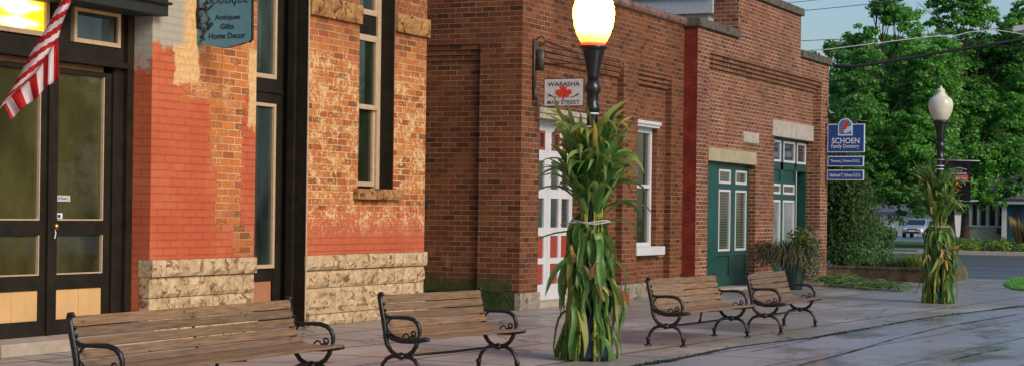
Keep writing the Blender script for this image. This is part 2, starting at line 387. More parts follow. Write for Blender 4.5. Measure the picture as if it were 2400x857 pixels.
# ground materials (stains, damp and puddles have their own shapes)
def mat_concrete(name, warm=True):
    m = MT(name, .5, .5); o = m.obj()
    n = m.noise(o, .35, 5, .6); n2 = m.noise(o, 3, 5, .65); n3 = m.noise(o, 30, 4, .7)
    wet = m.noise(m.vmap(o, (.35, 1.0, 1), (3, 1, 0), (0, 0, -.12)), .8, 6, .6)
    c = m.mix(n.ss(.35, .65), (.33, .31, .265), (.43, .405, .35)); c = m.mix(n2.ss(.5, .75)*.4, c, (.22, .165, .125))
    c = m.mix(1.0, c, m.ramp(n3, [(.25, (.8,)*3), (.75, (1.15,)*3)]), 'MULTIPLY')
    x, y, _ = m.xyz(o)
    far = (x+y*-1.6).ss(20, 30)
    wm = (wet+far*.12).ss(.47, .60)
    c = m.mix(wm*.35, c, (.16, .155, .15))
    v = m.vmap(m.vadd(o, m.noise(o, 1.3, 2, color=True), .03), (1, 1, 1), (.3, .35, 0), (0, 0, radians(4.2)))
    _, fac = m.brick(v, 1.9, 1.45, .034, off=.0, smooth=.4)
    crack = m.voro(m.vadd(o, m.noise(o, 1.5, 3, color=True), .5), .33, feature='DISTANCE_TO_EDGE').ss(.011, .002)
    j = fac.mx(crack*.7)
    c = m.mix(j*.9, c, (.03, .032, .018))
    m.put('Base Color', c); m.put('Roughness', (1.0-wm)*.25+.33); m.bump((1.0-j)*1.0+n3*.12+n2*.3, .006, .5)
    return m.mat
M['concrete'] = mat_concrete('damp_concrete_pavement')
def mat_street():
    m = MT('wet_street_paving', .35, .6); o = m.obj()
    n = m.noise(o, .3, 5, .6); n3 = m.noise(o, 25, 4, .7)
    wet = m.noise(m.vmap(o, (.5, 1.1, 1), (7, 1, 0), (0, 0, .2)), .8, 6, .6).ss(.47, .64)
    c = m.mix(n.ss(.3, .7), (.28, .29, .30), (.36, .37, .38))
    c = m.mix(1.0, c, m.ramp(n3, [(.25, (.75,)*3), (.75, (1.2,)*3)]), 'MULTIPLY'); c = m.mix(wet*.35, c, (.12, .125, .13))
    v = m.vmap(m.vadd(o, m.noise(o, 1.0, 2, color=True), .06), (1, 1, 1), (.3, .6, 0), (0, 0, radians(4.5)))
    _, fac = m.brick(v, 4.2, 1.1, .026, off=.3, smooth=.4)
    c = m.mix(fac*.85, c, (.03, .035, .025))
    m.put('Base Color', c); m.put('Roughness', (1.0-wet)*.18+.15); m.bump((1.0-fac)+n3*.15+n*.3, .006, .5); return m.mat
M['street'] = mat_street()
def mat_far_asphalt():
    m = MT('wet_asphalt_cross_street', .3, .6); o = m.obj(); n = m.noise(m.vmap(o, (2.2, .14, 1)), 1, 4, .6)
    m.put('Base Color', m.ramp(n, [(.35, (.06, .065, .07)), (.65, (.16, .17, .18))])); m.put('Roughness', n*.4+.15); return m.mat
M['asphalt'] = mat_far_asphalt()
def mat_ground():
    m = MT('grassy_ground', .95, .1); o = m.obj(); n = m.noise(o, .5, 6, .65)
    m.put('Base Color', m.ramp(n, [(.3, (.035, .10, .015)), (.7, (.09, .19, .03))])); m.bump(m.noise(o, 12, 3), .05); return m.mat
M['ground'] = mat_ground()
# ------------------------------------------------------------------ text
def text_mesh(body, shear=0, bold=0, spacing=1.0):
    cu = bpy.data.curves.new('lettering', 'FONT'); cu.body = body; cu.shear = shear; cu.offset = bold; cu.space_character = spacing
    cu.resolution_u = 3
    ob = bpy.data.objects.new('lettering', cu); COL.objects.link(ob)
    dg = bpy.context.evaluated_depsgraph_get(); dg.update()
    me = bpy.data.meshes.new_from_object(ob.evaluated_get(dg))
    vs = [tuple(v.co) for v in me.vertices]; fs = [tuple(p.vertices) for p in me.polygons]
    bpy.data.objects.remove(ob); bpy.data.curves.remove(cu); bpy.data.meshes.remove(me)
    return vs, fs
def put_text(mb, body, c, right, up, w, h, m=0, shear=0, bold=0, spacing=1.0, arc=0):
    vs, fs = text_mesh(body, shear, bold, spacing)
    xs = [v[0] for v in vs]; ys = [v[1] for v in vs]
    x0, x1, y0, y1 = min(xs), max(xs), min(ys), max(ys); c, right, up = Vector(c), Vector(right), Vector(up)
    out = []
    for v in vs:
        a = (v[0]-x0)/(x1-x0)-.5; b = (v[1]-y0)/(y1-y0)-.5
        out.append(c+right*(a*w)+up*(b*h+arc*(.25-a*a)*4))
    mb.add(out, fs, m)
RX = Vector((0, -1, 0)); UPV = Vector((0, 0, 1))     # signs that hang square to the fronts face -X; their right is -Y
# ------------------------------------------------------------------ rock-faced stone blocks
def stone_block(mb, x0, x1, y, z0, z1, depth=.06, proud=.03, seed=0, m=0, chamfer=.02, side_left=False):
    nx = max(4, int((x1-x0)/.045)); nz = max(3, int((z1-z0)/.045))
    vs = []; fs = []
    for i in range(nx+1):
        for j in range(nz+1):
            a = i/nx; b = j/nz; x = x0+(x1-x0)*a; z = z0+(z1-z0)*b
            e = min(a*(x1-x0), (1-a)*(x1-x0), b*(z1-z0), (1-b)*(z1-z0))
            k = min(1, e/.05)
            d = noise.noise(Vector((x*7+seed, z*7, seed*1.7)))*.042+noise.noise(Vector((x*20, z*24, seed)))*.020
            vs.append((x, y-(proud*k)-(d*k), z))
    for i in range(nx):
        for j in range(nz):
            q = i*(nz+1)+j; fs.append((q, q+nz+1, q+nz+2, q+1))
    mb.add(vs, fs, m)
    mb.add([(x0, y, z0), (x1, y, z0), (x1, y, z1), (x0, y, z1), (x0, y+depth, z0), (x1, y+depth, z0), (x1, y+depth, z1), (x0, y+depth, z1)],
           [(0, 4, 5, 1), (1, 5, 6, 2), (2, 6, 7, 3), (3, 7, 4, 0)], m)
def course(mb, x0, x1, y, z0, z1, widths, seed, proud=.03, m=0, gap=.008, depth=.06):
    x = x0; k = 0
    while x < x1-.02:
        w = widths[k % len(widths)]; xe = x+w
        if xe > x1-.15: xe = x1
        stone_block(mb, x+gap/2, xe-gap/2, y, z0+gap/2, z1-gap/2, depth, proud, seed+k*3.1, m); x = xe; k += 1
def frame_rect(mb, x0, x1, z0, z1, y0, y1, w, wb=None, wt=None, m=0):
    wb = w if wb is None else wb; wt = w if wt is None else wt
    mb.box(x0, x0+w, y0, y1, z0, z1, m); mb.box(x1-w, x1, y0, y1, z0, z1, m)
    mb.box(x0+w, x1-w, y0, y1, z0, z0+wb, m); mb.box(x0+w, x1-w, y0, y1, z1-wt, z1, m)
def B(x0, x1, y0, y1, z0, z1): return MB().box(x0, x1, y0, y1, z0, z1)
# ================================================================== the setting
def sheet(name, pts, z, mat, k='structure', parent=None):
    mb = MB(); mb.face([(p[0], p[1], z) for p in pts]); o = mb.build(name, mat, parent); o['kind'] = k; return o
# base ground reaches the horizon; pavement, street and cross street are sheets a few mm above it
sheet('ground', [(-400, -500), (900, -500), (900, 500), (-400, 500)], -.012, M['ground'])
curb = [G(1300, 885), G(1480, 857), G(1560, 845), G(1720, 812), G(1900, 790), G(2050, 765), G(2160, 745), G(2400, 715)]
c0 = Vector((-8, -3.9, 0)); c1 = curb[-1]; c2 = Vector((46.2, -8.8, 0))
edge = [c0]+curb+[c2]
mb = MB()
for a, b in zip(edge[:-1], edge[1:]):
    mb.face([(a.x, a.y, 0), (b.x, b.y, 0), (b.x, 14, 0), (a.x, 14, 0)])
mb.face([(c2.x, c2.y, 0), (47.4, c2.y, 0), (47.4, -.9, 0), (c2.x, -.9, 0)])
kind(mb.build('sidewalk', M['concrete']), 'structure')
mb = MB()
for a, b in zip(edge[:-1], edge[1:]):
    mb.face([(a.x, -60, -.004), (b.x, -60, -.004), (b.x, b.y+.02, -.004), (a.x, a.y+.02, -.004)])
mb.face([(c2.x, -60, -.004), (47.4, -60, -.004), (47.4, c2.y, -.004), (c2.x, c2.y, -.004)])
kind(mb.build('street', M['street']), 'structure')
sheet('cross_street', [(47.4, -60), (79.2, -60), (79.2, 120), (47.4, 120)], -.006, M['asphalt'])
sheet('far_sidewalk', [(86.2, 4.4), (92.5, 4.4), (92.5, 60), (86.2, 60)], .004, M['concrete'])
sheet('driveway', [(118, 8), (160, 8), (160, 40), (118, 40)], -.004, M['asphalt'])
k_ = MB(); k_.box(79.2, 79.5, -30, 5.5, -.01, .16); k_.box(79.2, 79.5, 5.5, 60, -.01, .06)
kind(k_.build('kerb', M['stepstone'], bevel=.01), 'structure')
# corner lawn at the right edge
lw = [G(2352, 668), G(2372, 678), G(2460, 686), G(2500, 660), G(2380, 655)]
mb = MB(); mb.face([(p.x, p.y, .02) for p in lw]); kind(mb.build('lawn', M['lawn']), 'structure')
def blades(mb, x, y, n, h, w, spread, z0=0, m=0, lean=.5):
    for i in range(n):
        a = rnd.uniform(0, tau); r = spread*sqrt(rnd.random()); bx = x+r*cos(a); by = y+r*sin(a); hh = h*rnd.uniform(.5, 1.1)
        q = rnd.uniform(0, tau); lx = cos(q)*hh*lean*rnd.random(); ly = sin(q)*hh*lean*rnd.random(); p = rnd.uniform(0, pi); wx = cos(p)*w/2; wy = sin(p)*w/2
        mb.add([(bx-wx, by-wy, z0), (bx+wx, by+wy, z0), (bx+lx*.5+wx*.6, by+ly*.5+wy*.6, z0+hh*.6), (bx+lx, by+ly, z0+hh)], [(0, 1, 2), (0, 2, 3)], m)
mb = MB()
x0, x1 = min(p.x for p in lw), max(p.x for p in lw); y0, y1 = min(p.y for p in lw), max(p.y for p in lw)
def inside(x, y, P):
    c = False
    for i in range(len(P)):
        a, b = P[i], P[i-1]
        if (a.y > y) != (b.y > y) and x < (b.x-a.x)*(y-a.y)/(b.y-a.y)+a.x: c = not c
    return c
for i in range(5000):
    x, y = rnd.uniform(x0, x1), rnd.uniform(y0, y1)
    if inside(x, y, lw): blades(mb, x, y, 2, .09, .02, .05, .02)
kind(mb.build('grass', M['leaf_tree']), 'stuff')
# moss and weeds in the long joint between pavement and street
mb = MB(); 
def along(P, t):
    t = max(0, min(len(P)-1.001, t)); i = int(t); return P[i].lerp(P[i+1], t-i)
N = 420
for i in range(N):
    t = i/N*(len(edge)-1); a = along(edge, t); b = along(edge, t+(len(edge)-1)/N)
    w = .02+.09*max(0, noise.noise(Vector((a.x*.7, 3, 0))))+.02*noise.noise(Vector((a.x*5, 1, 0)))
    w2 = .02+.09*max(0, noise.noise(Vector((b.x*.7, 3, 0))))+.02*noise.noise(Vector((b.x*5, 1, 0)))
    j = .02*noise.noise(Vector((a.x*2.3, 9, 0))); j2 = .02*noise.noise(Vector((b.x*2.3, 9, 0)))
    w *= 1.35; w2 *= 1.35
    mb.face([(a.x, a.y-w+j, .004), (b.x, b.y-w2+j2, .004), (b.x, b.y+w2*.6+j2, .004), (a.x, a.y+w*.6+j, .004)])
MOSS = plain('dark_moss', (.022, .035, .012), .9, .2, var=.6, scale=6)
kind(mb.build('joint_moss', MOSS), 'stuff')
mb = MB()
for i in range(900):
    t = rnd.uniform(1, len(edge)-2); a = along(edge, t); 
    if noise.noise(Vector((a.x*.7, 3, 0))) > rnd.uniform(-.1, .5): blades(mb, a.x, a.y-.03, 3, .03, .012, .05)
kind(mb.build('joint_weeds', plain('dark_weeds', (.02, .05, .012), .8, .2, var=.5)), 'stuff')
# a second, thinner joint in the street and short cracks
mb = MB()
for P, w in (([G(1870, 856), G(2000, 822), G(2100, 792), G(2210, 765), G(2400, 733)], .014), ([G(2230, 843), G(2290, 828), G(2345, 818)], .014), ([G(1760, 823), G(1800, 815), G(1860, 804), G(1925, 789), G(1990, 776)], .010)):
    for a, b in zip(P[:-1], P[1:]):
        for k in range(10):
            p = a.lerp(b, k/10); q = a.lerp(b, (k+1)/10); ww = w*(.4+rnd.random())
            mb.face([(p.x, p.y-ww, .0045), (q.x, q.y-ww, .0045), (q.x, q.y+ww, .0045), (p.x, p.y+ww, .0045)])
kind(mb.build('paving_cracks', MOSS), 'structure')
# fallen leaf scraps on the paving
mb = MB()
spots = [(1925, 590+200), (2230, 727), (2130, 755), (1790, 700), (1700, 806), (2310, 733), (1620, 822), (1250, 820), (1560, 790), (2270, 700), (2350, 745), (2000, 742), (1470, 790), (860, 790), (1150, 745), (2080, 770), (1830, 742), (1485, 770), (1285, 760), (2210, 790), (2330, 760), (2370, 778)]
for px, py in spots*2:
    g = G(px+rnd.uniform(-40, 40), py+rnd.uniform(-10, 10)); a = rnd.uniform(0, tau); L = rnd.uniform(.05, .16); w = .018
    d = Vector((cos(a), sin(a), 0)); s_ = Vector((-sin(a), cos(a), 0))
    mb.face([g-d*L+Vector((0, 0, .008)), g-s_*w+Vector((0, 0, .018)), g+d*L+Vector((0, 0, .01)), g+s_*w+Vector((0, 0, .014))])
kind(mb.build('leaf_litter', M['corn_dry']), 'stuff')

# ================================================================== building A : painted brick storefront
YA = .65; YD = .98
A = thing('brick_storefront', 'salmon-painted brick storefront with peeling paint, cream stone base and black double doors', 'building', (20.4, YA, 0))
P1a, P1b, P2a, W1, W2, Aend = 17.02, 19.2, 20.43, 21.79, 22.81, 23.79
TOP = 7.4
w = MB()
w.box(P1a, P1b, YA, 1.6, .95, TOP); w.box(P2a, W1, YA, 1.6, .95, TOP)
w.box(W1, W2, YA, 1.6, .95, 1.86); w.box(W2, Aend, YA, 1.6, .95, TOP); w.box(W1, W2, YA, 1.6, 6.2, TOP)
w.box(P1b, P2a, YA, 1.6, 6.2, TOP); w.box(5.5, 14.25, YA, 1.6, .0, TOP); w.box(14.25, P1a, YA, 1.6, 5.6, TOP)
w.box(P1a, P1b, 1.6, 9, 5.9, TOP); w.box(Aend-.3, Aend, 1.6, 12, 0, TOP); w.box(5.5, 5.8, 1.6, 12, 0, TOP); w.box(5.8, Aend-.3, 11.7, 12, 0, TOP)
w.box(P1a, P1b, YA+.14, 1.6, 0, .95); w.box(P2a, Aend, YA+.14, 1.6, .0, .95)
# clear the doorway strip of bay 2 below the window
w.build('wall', M['brickA'], A)
rf = B(5.5, Aend, YA, 12, TOP, TOP+.12).build('roof', M['roofing'], A)
def pier_base(x0, x1, seed, capx=.0):
    st = MB()
    course(st, x0-capx, x1+capx, YA-.045, .745, .95, [.28, .75, .46, .9], seed, .025, 0, depth=.2)
    course(st, x0, x1, YA, .50, .745, [.62, .38, .95, .5], seed+7, .03, depth=.138)
    course(st, x0, x1, YA, .205, .50, [.8, .5, 1.1, .3], seed+13, .03, depth=.138)
    st.build('stone_base', M['limestone'], A)
pier_base(17.012, 19.205, 1); pier_base(P2a, Aend, 40, .03)
for a, b, sd in ((17.02, 19.2, 3), (P2a, Aend, 8)):
    pl = MB()
    course(pl, a, b, YA-.075, .0, .165, [1.4, .9, 1.2], sd, .012, depth=.22)
    pl.prism([(a-.02, YA-.10, .165), (a-.02, YA-.005, .215), (a-.02, YA+.05, .215), (a-.02, YA+.05, .165)], (b-a+.04, 0, 0))
    pl.build('plinth', M['limestone'], A)
bs = MB()
course(bs, P2a, W1, YA-.05, 4.15, 4.42, [.5, .9], 21, .02, depth=.1); bs.build('stone_band', M['limestone_dark'], A); bs = MB(); course(bs, W2, Aend+.03, YA-.05, 4.15, 4.42, [.98], 25, .02, depth=.1); bs.build('stone_band', M['limestone_dark'], A); bs = MB()
stone_block(bs, 21.66, 22.98, YA-.09, 1.715, 1.86, .32, .02, 33)
bs.build('window_sill', M['limestone_dark'], A)
MB().tube([(P2a-.035, YA-.03, .1), (P2a-.03, YA-.03, 3), (P2a-.035, YA-.03, 6)], .011).build('conduit', M['creamwood'], A)
# black painted reveals
j = MB(); j.box(W2-.022, W2-.003, YA+.005, .95, 1.862, 6.2); j.build('window_reveal', M['darkwood'], A); j = MB(); j.box(P2a-.028, P2a-.003, YA+.0, YD+.05, .0, 6.2)
#, W2-.003, YA+.005, .95, 1.862, 6.2)
j.box(P2a-.09, P2a-.028, YA+.16, YA+.26, 0, 6.2)
j.build('window_reveal', M['darkwood'], A)
# ---- bay 2 shop window
def window(parent, x0, x1, z0, z1, y, fw=.045, fb=None, ft=None, glass='glass', frame='creamwood', dpt=.06, rail=None):
    f = MB(); frame_rect(f, x0, x1, z0, z1, y, y+dpt, fw, fb, ft)
    if rail: f.box(x0+fw, x1-fw, y-.01, y+dpt, rail-.035, rail+.035)
    o = f.build('window', M[frame], parent, bevel=.004)
    g = MB(); g.face([(x0, y+dpt*.6, z0), (x1, y+dpt*.6, z0), (x1, y+dpt*.6, z1), (x0, y+dpt*.6, z1)]); g.build('pane', M[glass], o)
    return o
bz = MB(); bz.box(19.0, P2a-.1, YD+.03, YD+.12, .0, .33); bz.box(19.0, P2a-.1, YD+.03, YD+.1, .60, .775); bz.box(19.0, P2a-.1, YD+.01, YD+.12, 2.945, 3.27); bz.box(19.0, P2a-.1, YD-.02, YD+.01, 3.09, 3.12)
bz.box(P2a-.25, P2a-.028, YD+.02, YD+.14, .0, 6.2); bz.box(19, P2a-.25, YD+.05, YD+.14, .33, .60); bz.build('shopfront_rail', M['darkwood'], A)
B(19.0, P2a-.28, YD+.03, YD+.049, .33, .60).build('bottom_panel', M['terrapanel'], A)
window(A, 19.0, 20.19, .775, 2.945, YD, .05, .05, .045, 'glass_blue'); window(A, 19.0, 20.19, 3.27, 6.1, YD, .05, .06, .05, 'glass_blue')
cu_ = MB()
for i in range(9): cu_.box(19.75+i*.035, 19.775+i*.035, YD+.15+.02*(i % 2), YD+.17+.02*(i % 2), .8, 2.9)
cu_.build('curtain', M['curtain'], A)
# ---- narrow sash window
nw = MB(); nw.box(W1, W2-.02, .90, 1.0, 4.07, 4.36); nw.box(W1, W2, 1.02, 1.1, 1.86, 6.2); nw.build('window_head', M['darkwood'], A)
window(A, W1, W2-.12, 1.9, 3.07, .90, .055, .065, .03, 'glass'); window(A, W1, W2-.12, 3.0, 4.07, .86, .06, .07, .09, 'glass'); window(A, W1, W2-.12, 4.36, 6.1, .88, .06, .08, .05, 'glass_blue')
B(W2-.12, W2-.022, .87, .96, 1.87, 6.1).build('window_trim', M['creamwood'], A)
# ---- entrance bay
B(14.3, 17.02, .45, 1.25, 0, .135).build('door_threshold', M['stepstone'], A, bevel=.01)
fr = MB(); YG = YD+.04
fr.box(14.25, 14.5, YD-.03, YD+.15, .135, 5.6); fr.box(16.72, 17.015, YD-.02, YD+.16, .135, 5.6); fr.box(16.90, 17.012, YD-.08, YD-.02, .135, 3.8)
fr.box(14.5, 16.72, YD-.03, YD+.14, 3.19, 3.38); fr.box(14.5, 16.72, YD-.05, YD+.14, 3.84, 4.1); fr.box(15.62, 15.93, YD-.03, YD+.13, 3.38, 3.84)
fr.box(14.5, 16.9, YD-.09, YD-.05, 3.15, 3.22)
fr.box(14.5, 16.72, YD, YD+.14, 4.1, 5.6)
fr.build('door_frame', M['darkwood'], A, bevel=.004)
B(14.5, 16.55, YD+.0, YD+.02, 3.085, 3.15).build('door_head_trim', M['brownwood'], A)
def door(x0, x1, knob, sticker=False):
    d = MB(); y0, y1 = YD+.01, YD+.06; sw = .13
    d.box(x0, x0+sw, y0, y1, .14, 3.085); d.box(x1-sw, x1, y0, y1, .14, 3.085)
    for a, b in ((.14, .305), (.635, .80), (1.235, 1.40), (3.03, 3.085)): d.box(x0+sw, x1-sw, y0, y1, a, b)
    o = d.build('door', M['darkwood'], A, bevel=.003)
    for a, b in ((.80, 1.235), (1.40, 3.03)):
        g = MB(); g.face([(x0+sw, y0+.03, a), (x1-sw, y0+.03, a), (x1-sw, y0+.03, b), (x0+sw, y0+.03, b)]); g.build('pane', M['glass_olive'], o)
        q = MB(); q.box(x1-sw-.014, x1-sw, y0-.004, y0+.03, a, b); q.box(x0+sw, x1-sw-.014, y0-.004, y0+.03, a, a+.014); q.build('glazing_bead', M['creamwood'], o)
    t = MB(); n = 4; W = (x1-x0-2*sw)/n
    for i in range(n): t.box(x0+sw+i*W+.002, x0+sw+(i+1)*W-.002, y0+.012+.002*(i % 2), y0+.03, .305, .635)
    t.build('tan_board_panel', M['tanpanel'], o)
    if knob:
        kx = x0+.045
        k = MB(); k.lathe([(.002, 0), (.028, .004), (.03, .012), (.012, .02), (.012, .04), (.03, .05), (.034, .065), (.022, .08), (.002, .084)], (0, 0, 0), 14)
        k.v = [(kx+v[0], y0-v[2], 1.335+v[1]) for v in k.v]; k.build('knob', M['brass'], o, smooth=True)
        MB().tube([(kx+.005, y0-.03, 1.31), (kx+.02, y0-.035, 1.26), (kx+.01, y0-.03, 1.20)], .007).build('key_string', M['signwhite'], o)
    if sticker:
        s1 = MB(); s1.box(x0+sw+.015, x0+sw+.225, y0+.018, y0+.024, 1.62, 1.665, 0); put_text(s1, 'ENTRANCE', (x0+sw+.12, y0+.0165, 1.6425), (1, 0, 0), UPV, .185, .034, 1, bold=.03)
        frame_rect(s1, x0+sw+.005, x0+sw+.235, 1.61, 1.675, y0+.017, y0+.023, .006, m=0)
        s1.build('entrance_sticker', [M['signwhite'], M['signdark']], o)
        s2 = MB(); s2.box(x0+sw+.02, x0+sw+.11, y0+.018, y0+.024, 1.42, 1.48, 0); s2.box(x0+sw+.025, x0+sw+.075, y0+.0155, y0+.0175, 1.43, 1.465, 1); s2.build('window_decal', [M['signwhite'], M['bluesign']], o)
    return o
door(14.52, 15.62, False); door(15.66, 16.715, True, True)
B(15.6, 15.68, YD-.02, YD+.07, .14, 3.085).build('door_astragal', M['darkwood'], A)
window(A, 14.56, 15.60, 3.40, 3.83, YD-.01, .055, .055, .055, 'lit_pane'); window(A, 15.97, 16.82-.02, 3.385, 3.79, YD-.05, .05, .05, .05, 'glass_blue')
B(13.9, 17.12, .50, .9, 3.77, 4.5).build('fascia', M['fascia'], A, bevel=.01)
B(13.9, 17.14, .46, .5, 3.90, 3.93).build('fascia_moulding', M['darkwood'], A)
# dark rooms behind the glass
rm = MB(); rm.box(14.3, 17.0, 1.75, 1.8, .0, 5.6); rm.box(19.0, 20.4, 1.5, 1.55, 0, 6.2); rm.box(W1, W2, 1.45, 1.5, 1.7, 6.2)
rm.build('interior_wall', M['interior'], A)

# ================================================================== building B : brown brick with recessed bays
Bb = thing('brick_building', 'brown-red brick building with white panelled doors, recessed bays and a clay tile coping', 'building', (29.5, 0, 0))
S0, S1 = 25.8, 33.36; PA, PB, PC, PD = 26.5, 30.17, 30.9, 32.68; R = .13; TB = 5.30
DB1 = 28.6; WZ0, WZ1 = .93, 3.27
w = MB()
w.box(S0+.07, PA, 0, .6, .28, TB); w.box(PB, PC, 0, .6, .28, TB); w.box(PD, S1, 0, .6, .28, TB)
w.box(PA, PB, 0, .6, 4.27, TB); w.box(PC, PD, 0, .6, 4.22, TB)
w.box(DB1, PB, R, .6, .28, 4.27); w.box(PA, DB1, R, .6, 3.28, 4.27)
w.box(PC, PD, R, .6, .28, WZ0); w.box(PC, PD, R, .6, WZ1, 4.22); WR = Yp(1540, 300, R).x
w.box(WR, PD, R, .6, WZ0, WZ1); 
for k in range(3):       # corbelled courses over the bays
    o_ = .03*(3-k); 
    w.box(PA, PB, R-o_-.02, R, 4.27-.085*(k+1)+.006, 4.27-.085*k-.002); w.box(PC, PD, R-o_-.02, R, 4.22-.085*(k+1)+.006, 4.22-.085*k-.002)
# side wall onto the alley: corner pier, recessed panel, corbels
w.box(S0, S0+.07, 0, .75, .28, 6.2); w.box(S0+.07, S0+.3, .6, 14, .28, 6.2) 
w.box(S0, S0+.07, .75, 3.2, 4.33, 6.2); w.box(S0, S0+.07, 3.2, 3.9, .28, 6.2); w.box(S0, S0+.07, 3.9, 14, .28, 6.2)
for k in range(4): w.box(S0+.07-.02*(4-k), S0+.07, .75, 3.2, 4.33-.0835*(k+1)+.006, 4.33-.0835*k-.002)
w.build('wall', M['brickB'], Bb)
cp = MB()        # stepped clay coping along the front
x = S0+.3; i = 0
while x < S1:
    zz = TB
    cp.tube([(x, .02, zz+.035), (x+.30, .02, zz+.045)], [.085, .10], 10); x += .29; i += 1
cp.build('clay_coping', plain('clay_coping_tiles', (.20, .11, .085), .6, .3, var=.5, scale=5), Bb)
B(S0+.3, S1, .6, 14, 5.0, 5.1).build('roof', M['roofing'], Bb)
fd = MB()
course(fd, S0-.04, PA+.03, -.035, 0, .28, [.5, .3], 51, .012, depth=.1); fd.build('foundation', M['foundation'], Bb); fd = MB(); course(fd, DB1, PB-.02, R-.03, 0, .28, [.8], 55, .02, depth=.2); course(fd, PB-.03, S1, -.035, 0, .28, [1.0, .7], 56, .02, depth=.3)
fd.build('foundation', M['foundation'], Bb)
B(S0-.035, S0+.3, .02, 14, 0, .279).build('mossy_footing', plain('mossy_footing', (.035, .055, .02), .9, .1, var=.6, scale=5, bump=.02), Bb)
# white doors
YB = .30
lt = MB(); lt.box(PA-.0, DB1, .05, YB, 3.10, 3.275); lt.box(PA+.002, DB1-.002, .02, .049, 3.19, 3.272); lt.build('door_lintel', M['lintel'], Bb)
for (a, b) in ((26.5, 27.52), (27.53, 28.58)):
    d = MB(); n = 2; sw = .13
    cols = [a, a+sw, (a+b)/2-.06, (a+b)/2+.06, b-sw, b]
    d.box(a, a+sw, YB, YB+.05, .1, 3.10); d.box(b-sw, b, YB, YB+.05, .1, 3.10); d.box(cols[2], cols[3], YB, YB+.05, .1, 3.1)
    zs = [(.1, .36), (.70, .80), (1.17, 1.31), (1.80, 1.95), (2.42, 2.60), (2.92, 3.10)]
    for z0, z1 in zs:
        d.box(a+sw, cols[2], YB, YB+.05, z0, z1); d.box(cols[3], b-sw, YB, YB+.05, z0, z1)
    o = d.build('door', M['whitepaint'], Bb)
    rp = MB(); gp = MB(); tr = MB()
    for xa, xb in ((a+sw, cols[2]), (cols[3], b-sw)):
        for z0, z1 in ((.36, .70), (.80, 1.17)): rp.box(xa+.004, xb-.004, YB+.02, YB+.04, z0+.004, z1-.004)
        for z0, z1 in ((1.31, 1.80), (1.95, 2.42), (2.60, 2.92)): gp.face([(xa, YB+.03, z0), (xb, YB+.03, z0), (xb, YB+.03, z1), (xa, YB+.03, z1)])
        frame_rect(tr, xa+.002, xb-.002, 2.602, 2.918, YB-.006, YB+.028, .045)
    rp.build('red_panel', M['redpaint'], o); gp.build('pane', M['glass_blue'], o); tr.build('red_sash', M['redpaint'], o)
B(26.4, 28.7, -.05, .3, 0, .10).build('door_step', M['stepstone'], Bb, bevel=.01)
# sash window
wn = window(Bb, PC-.1, WR-.02, WZ0+.02, WZ1-.06, .22, .10, .07, .12, 'glass', 'whitepaint', .08, rail=2.08)
hd = MB(); hd.box(PC, WR+.02, R-.05, .3, WZ1-.08, WZ1); hd.box(PC, WR+.04, R-.08, R, WZ1-.03, WZ1+.035); hd.build('window_hood', M['whitepaint'], Bb, bevel=.005)
B(PC-.02, WR+.10, R-.16, .3, WZ0-.14, WZ0+.02).build('window_sill', M['whitepaint'], Bb, bevel=.006)
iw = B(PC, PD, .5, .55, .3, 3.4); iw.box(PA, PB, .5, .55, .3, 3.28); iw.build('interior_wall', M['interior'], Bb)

# ================================================================== building C : stepped-parapet brick front
YC = -.28; YP = -.08
Cc = thing('brick_building', 'brick building with pale joints, stepped parapet, teal doors and stone lintels, farthest along the row', 'building', (38.2, YC, 0))
C0, C1 = 33.362, 43.03; Q0, Q1 = 34.07, 42.35; ZT = 5.25; CB0, CB1 = 35.87, 40.55; ZH = 6.2
O1a, O1b = Yp(1655, 400, YP).x, Yp(1771, 400, YP).x; O2a, O2b = Yp(1815, 340, YP).x, Q1
L1a, L1b = Yp(1659, 345, YP).x, Yp(1771, 345, YP).x; L1z0, L1z1 = 2.66, 2.93
L2a, L2b = Yp(1810, 290, YP).x, Q1-.003; L2z0, L2z1 = 3.36, 3.73
w = MB()
w.box(C0+.004, Q0, YC, .5, 0, ZT); w.box(Q1, C1, YC, .5, 0, ZT); w.box(Q0, Q1, YC, .26, 4.87, ZT); w.box(CB0, CB1, YC, .26, ZT, ZH)
if O1a > Q0: w.box(Q0, O1a, YP, .5, 0, 4.87)
O1a = max(O1a, Q0)
w.box(O1a, O1b, YP, .5, L1z1, 4.87); w.box(O1b, O2a, YP, .5, 0, 4.87); w.box(O2a, O2b, YP, .5, L2z1, 4.87)
if L1a < O1a: L1a = O1a
for k in range(4): w.box(Q0, Q1, YP-.048*(4-k)-.004, YP, 4.87-.080*(k+1)+.007, 4.87-.080*k-.003)
w.box(C1-.3, C1, .5, 14, 0, ZT); w.box(C0+.3, C1-.3, 13.7, 14, 0, ZT)
w.build('wall', M['brickC'], Cc)
B(C0, C0+.003, YC+.002, .5, 0, ZT-.02).build('painted_return', M['brickRed'], Cc)
B(C0+.3, C1-.3, .5, 13.7, 4.7, 4.8).build('roof', M['roofing'], Cc)
cap = MB(); cap.box(C0-.06, CB0, YC-.07, .34, ZT, ZT+.17); cap.box(CB0-.06, CB1+.06, YC-.07, .34, ZH, ZH+.17); cap.box(CB1+.002, C1+.08, YC-.07, .34, ZT, ZT+.17); cap.box(C0-.06, C0+.34, .34, 14, ZT, ZT+.17)
cap.build('parapet_cap', M['cap'], Cc, bevel=.012)
wl = MB(); wl.box(C0, C0+.3, .5, 14, 4.0, ZT-.002); wl.build('side_parapet', M['brickC'], Cc)
B(L1a, L1b, YP-.03, .3, L1z0, L1z1).build('lintel', M['lintel2'], Cc, bevel=.006); B(L2a, L2b, YP-.03, .3, L2z0, L2z1).build('lintel', M['lintel'], Cc, bevel=.006)
pa, pb = Yp(1741, 317, YP).x, Yp(1777, 317, YP).x
B(pa, pb, YP-.02, YP+.05, 3.13, 3.36).build('stone_block', M['lintel'], Cc)
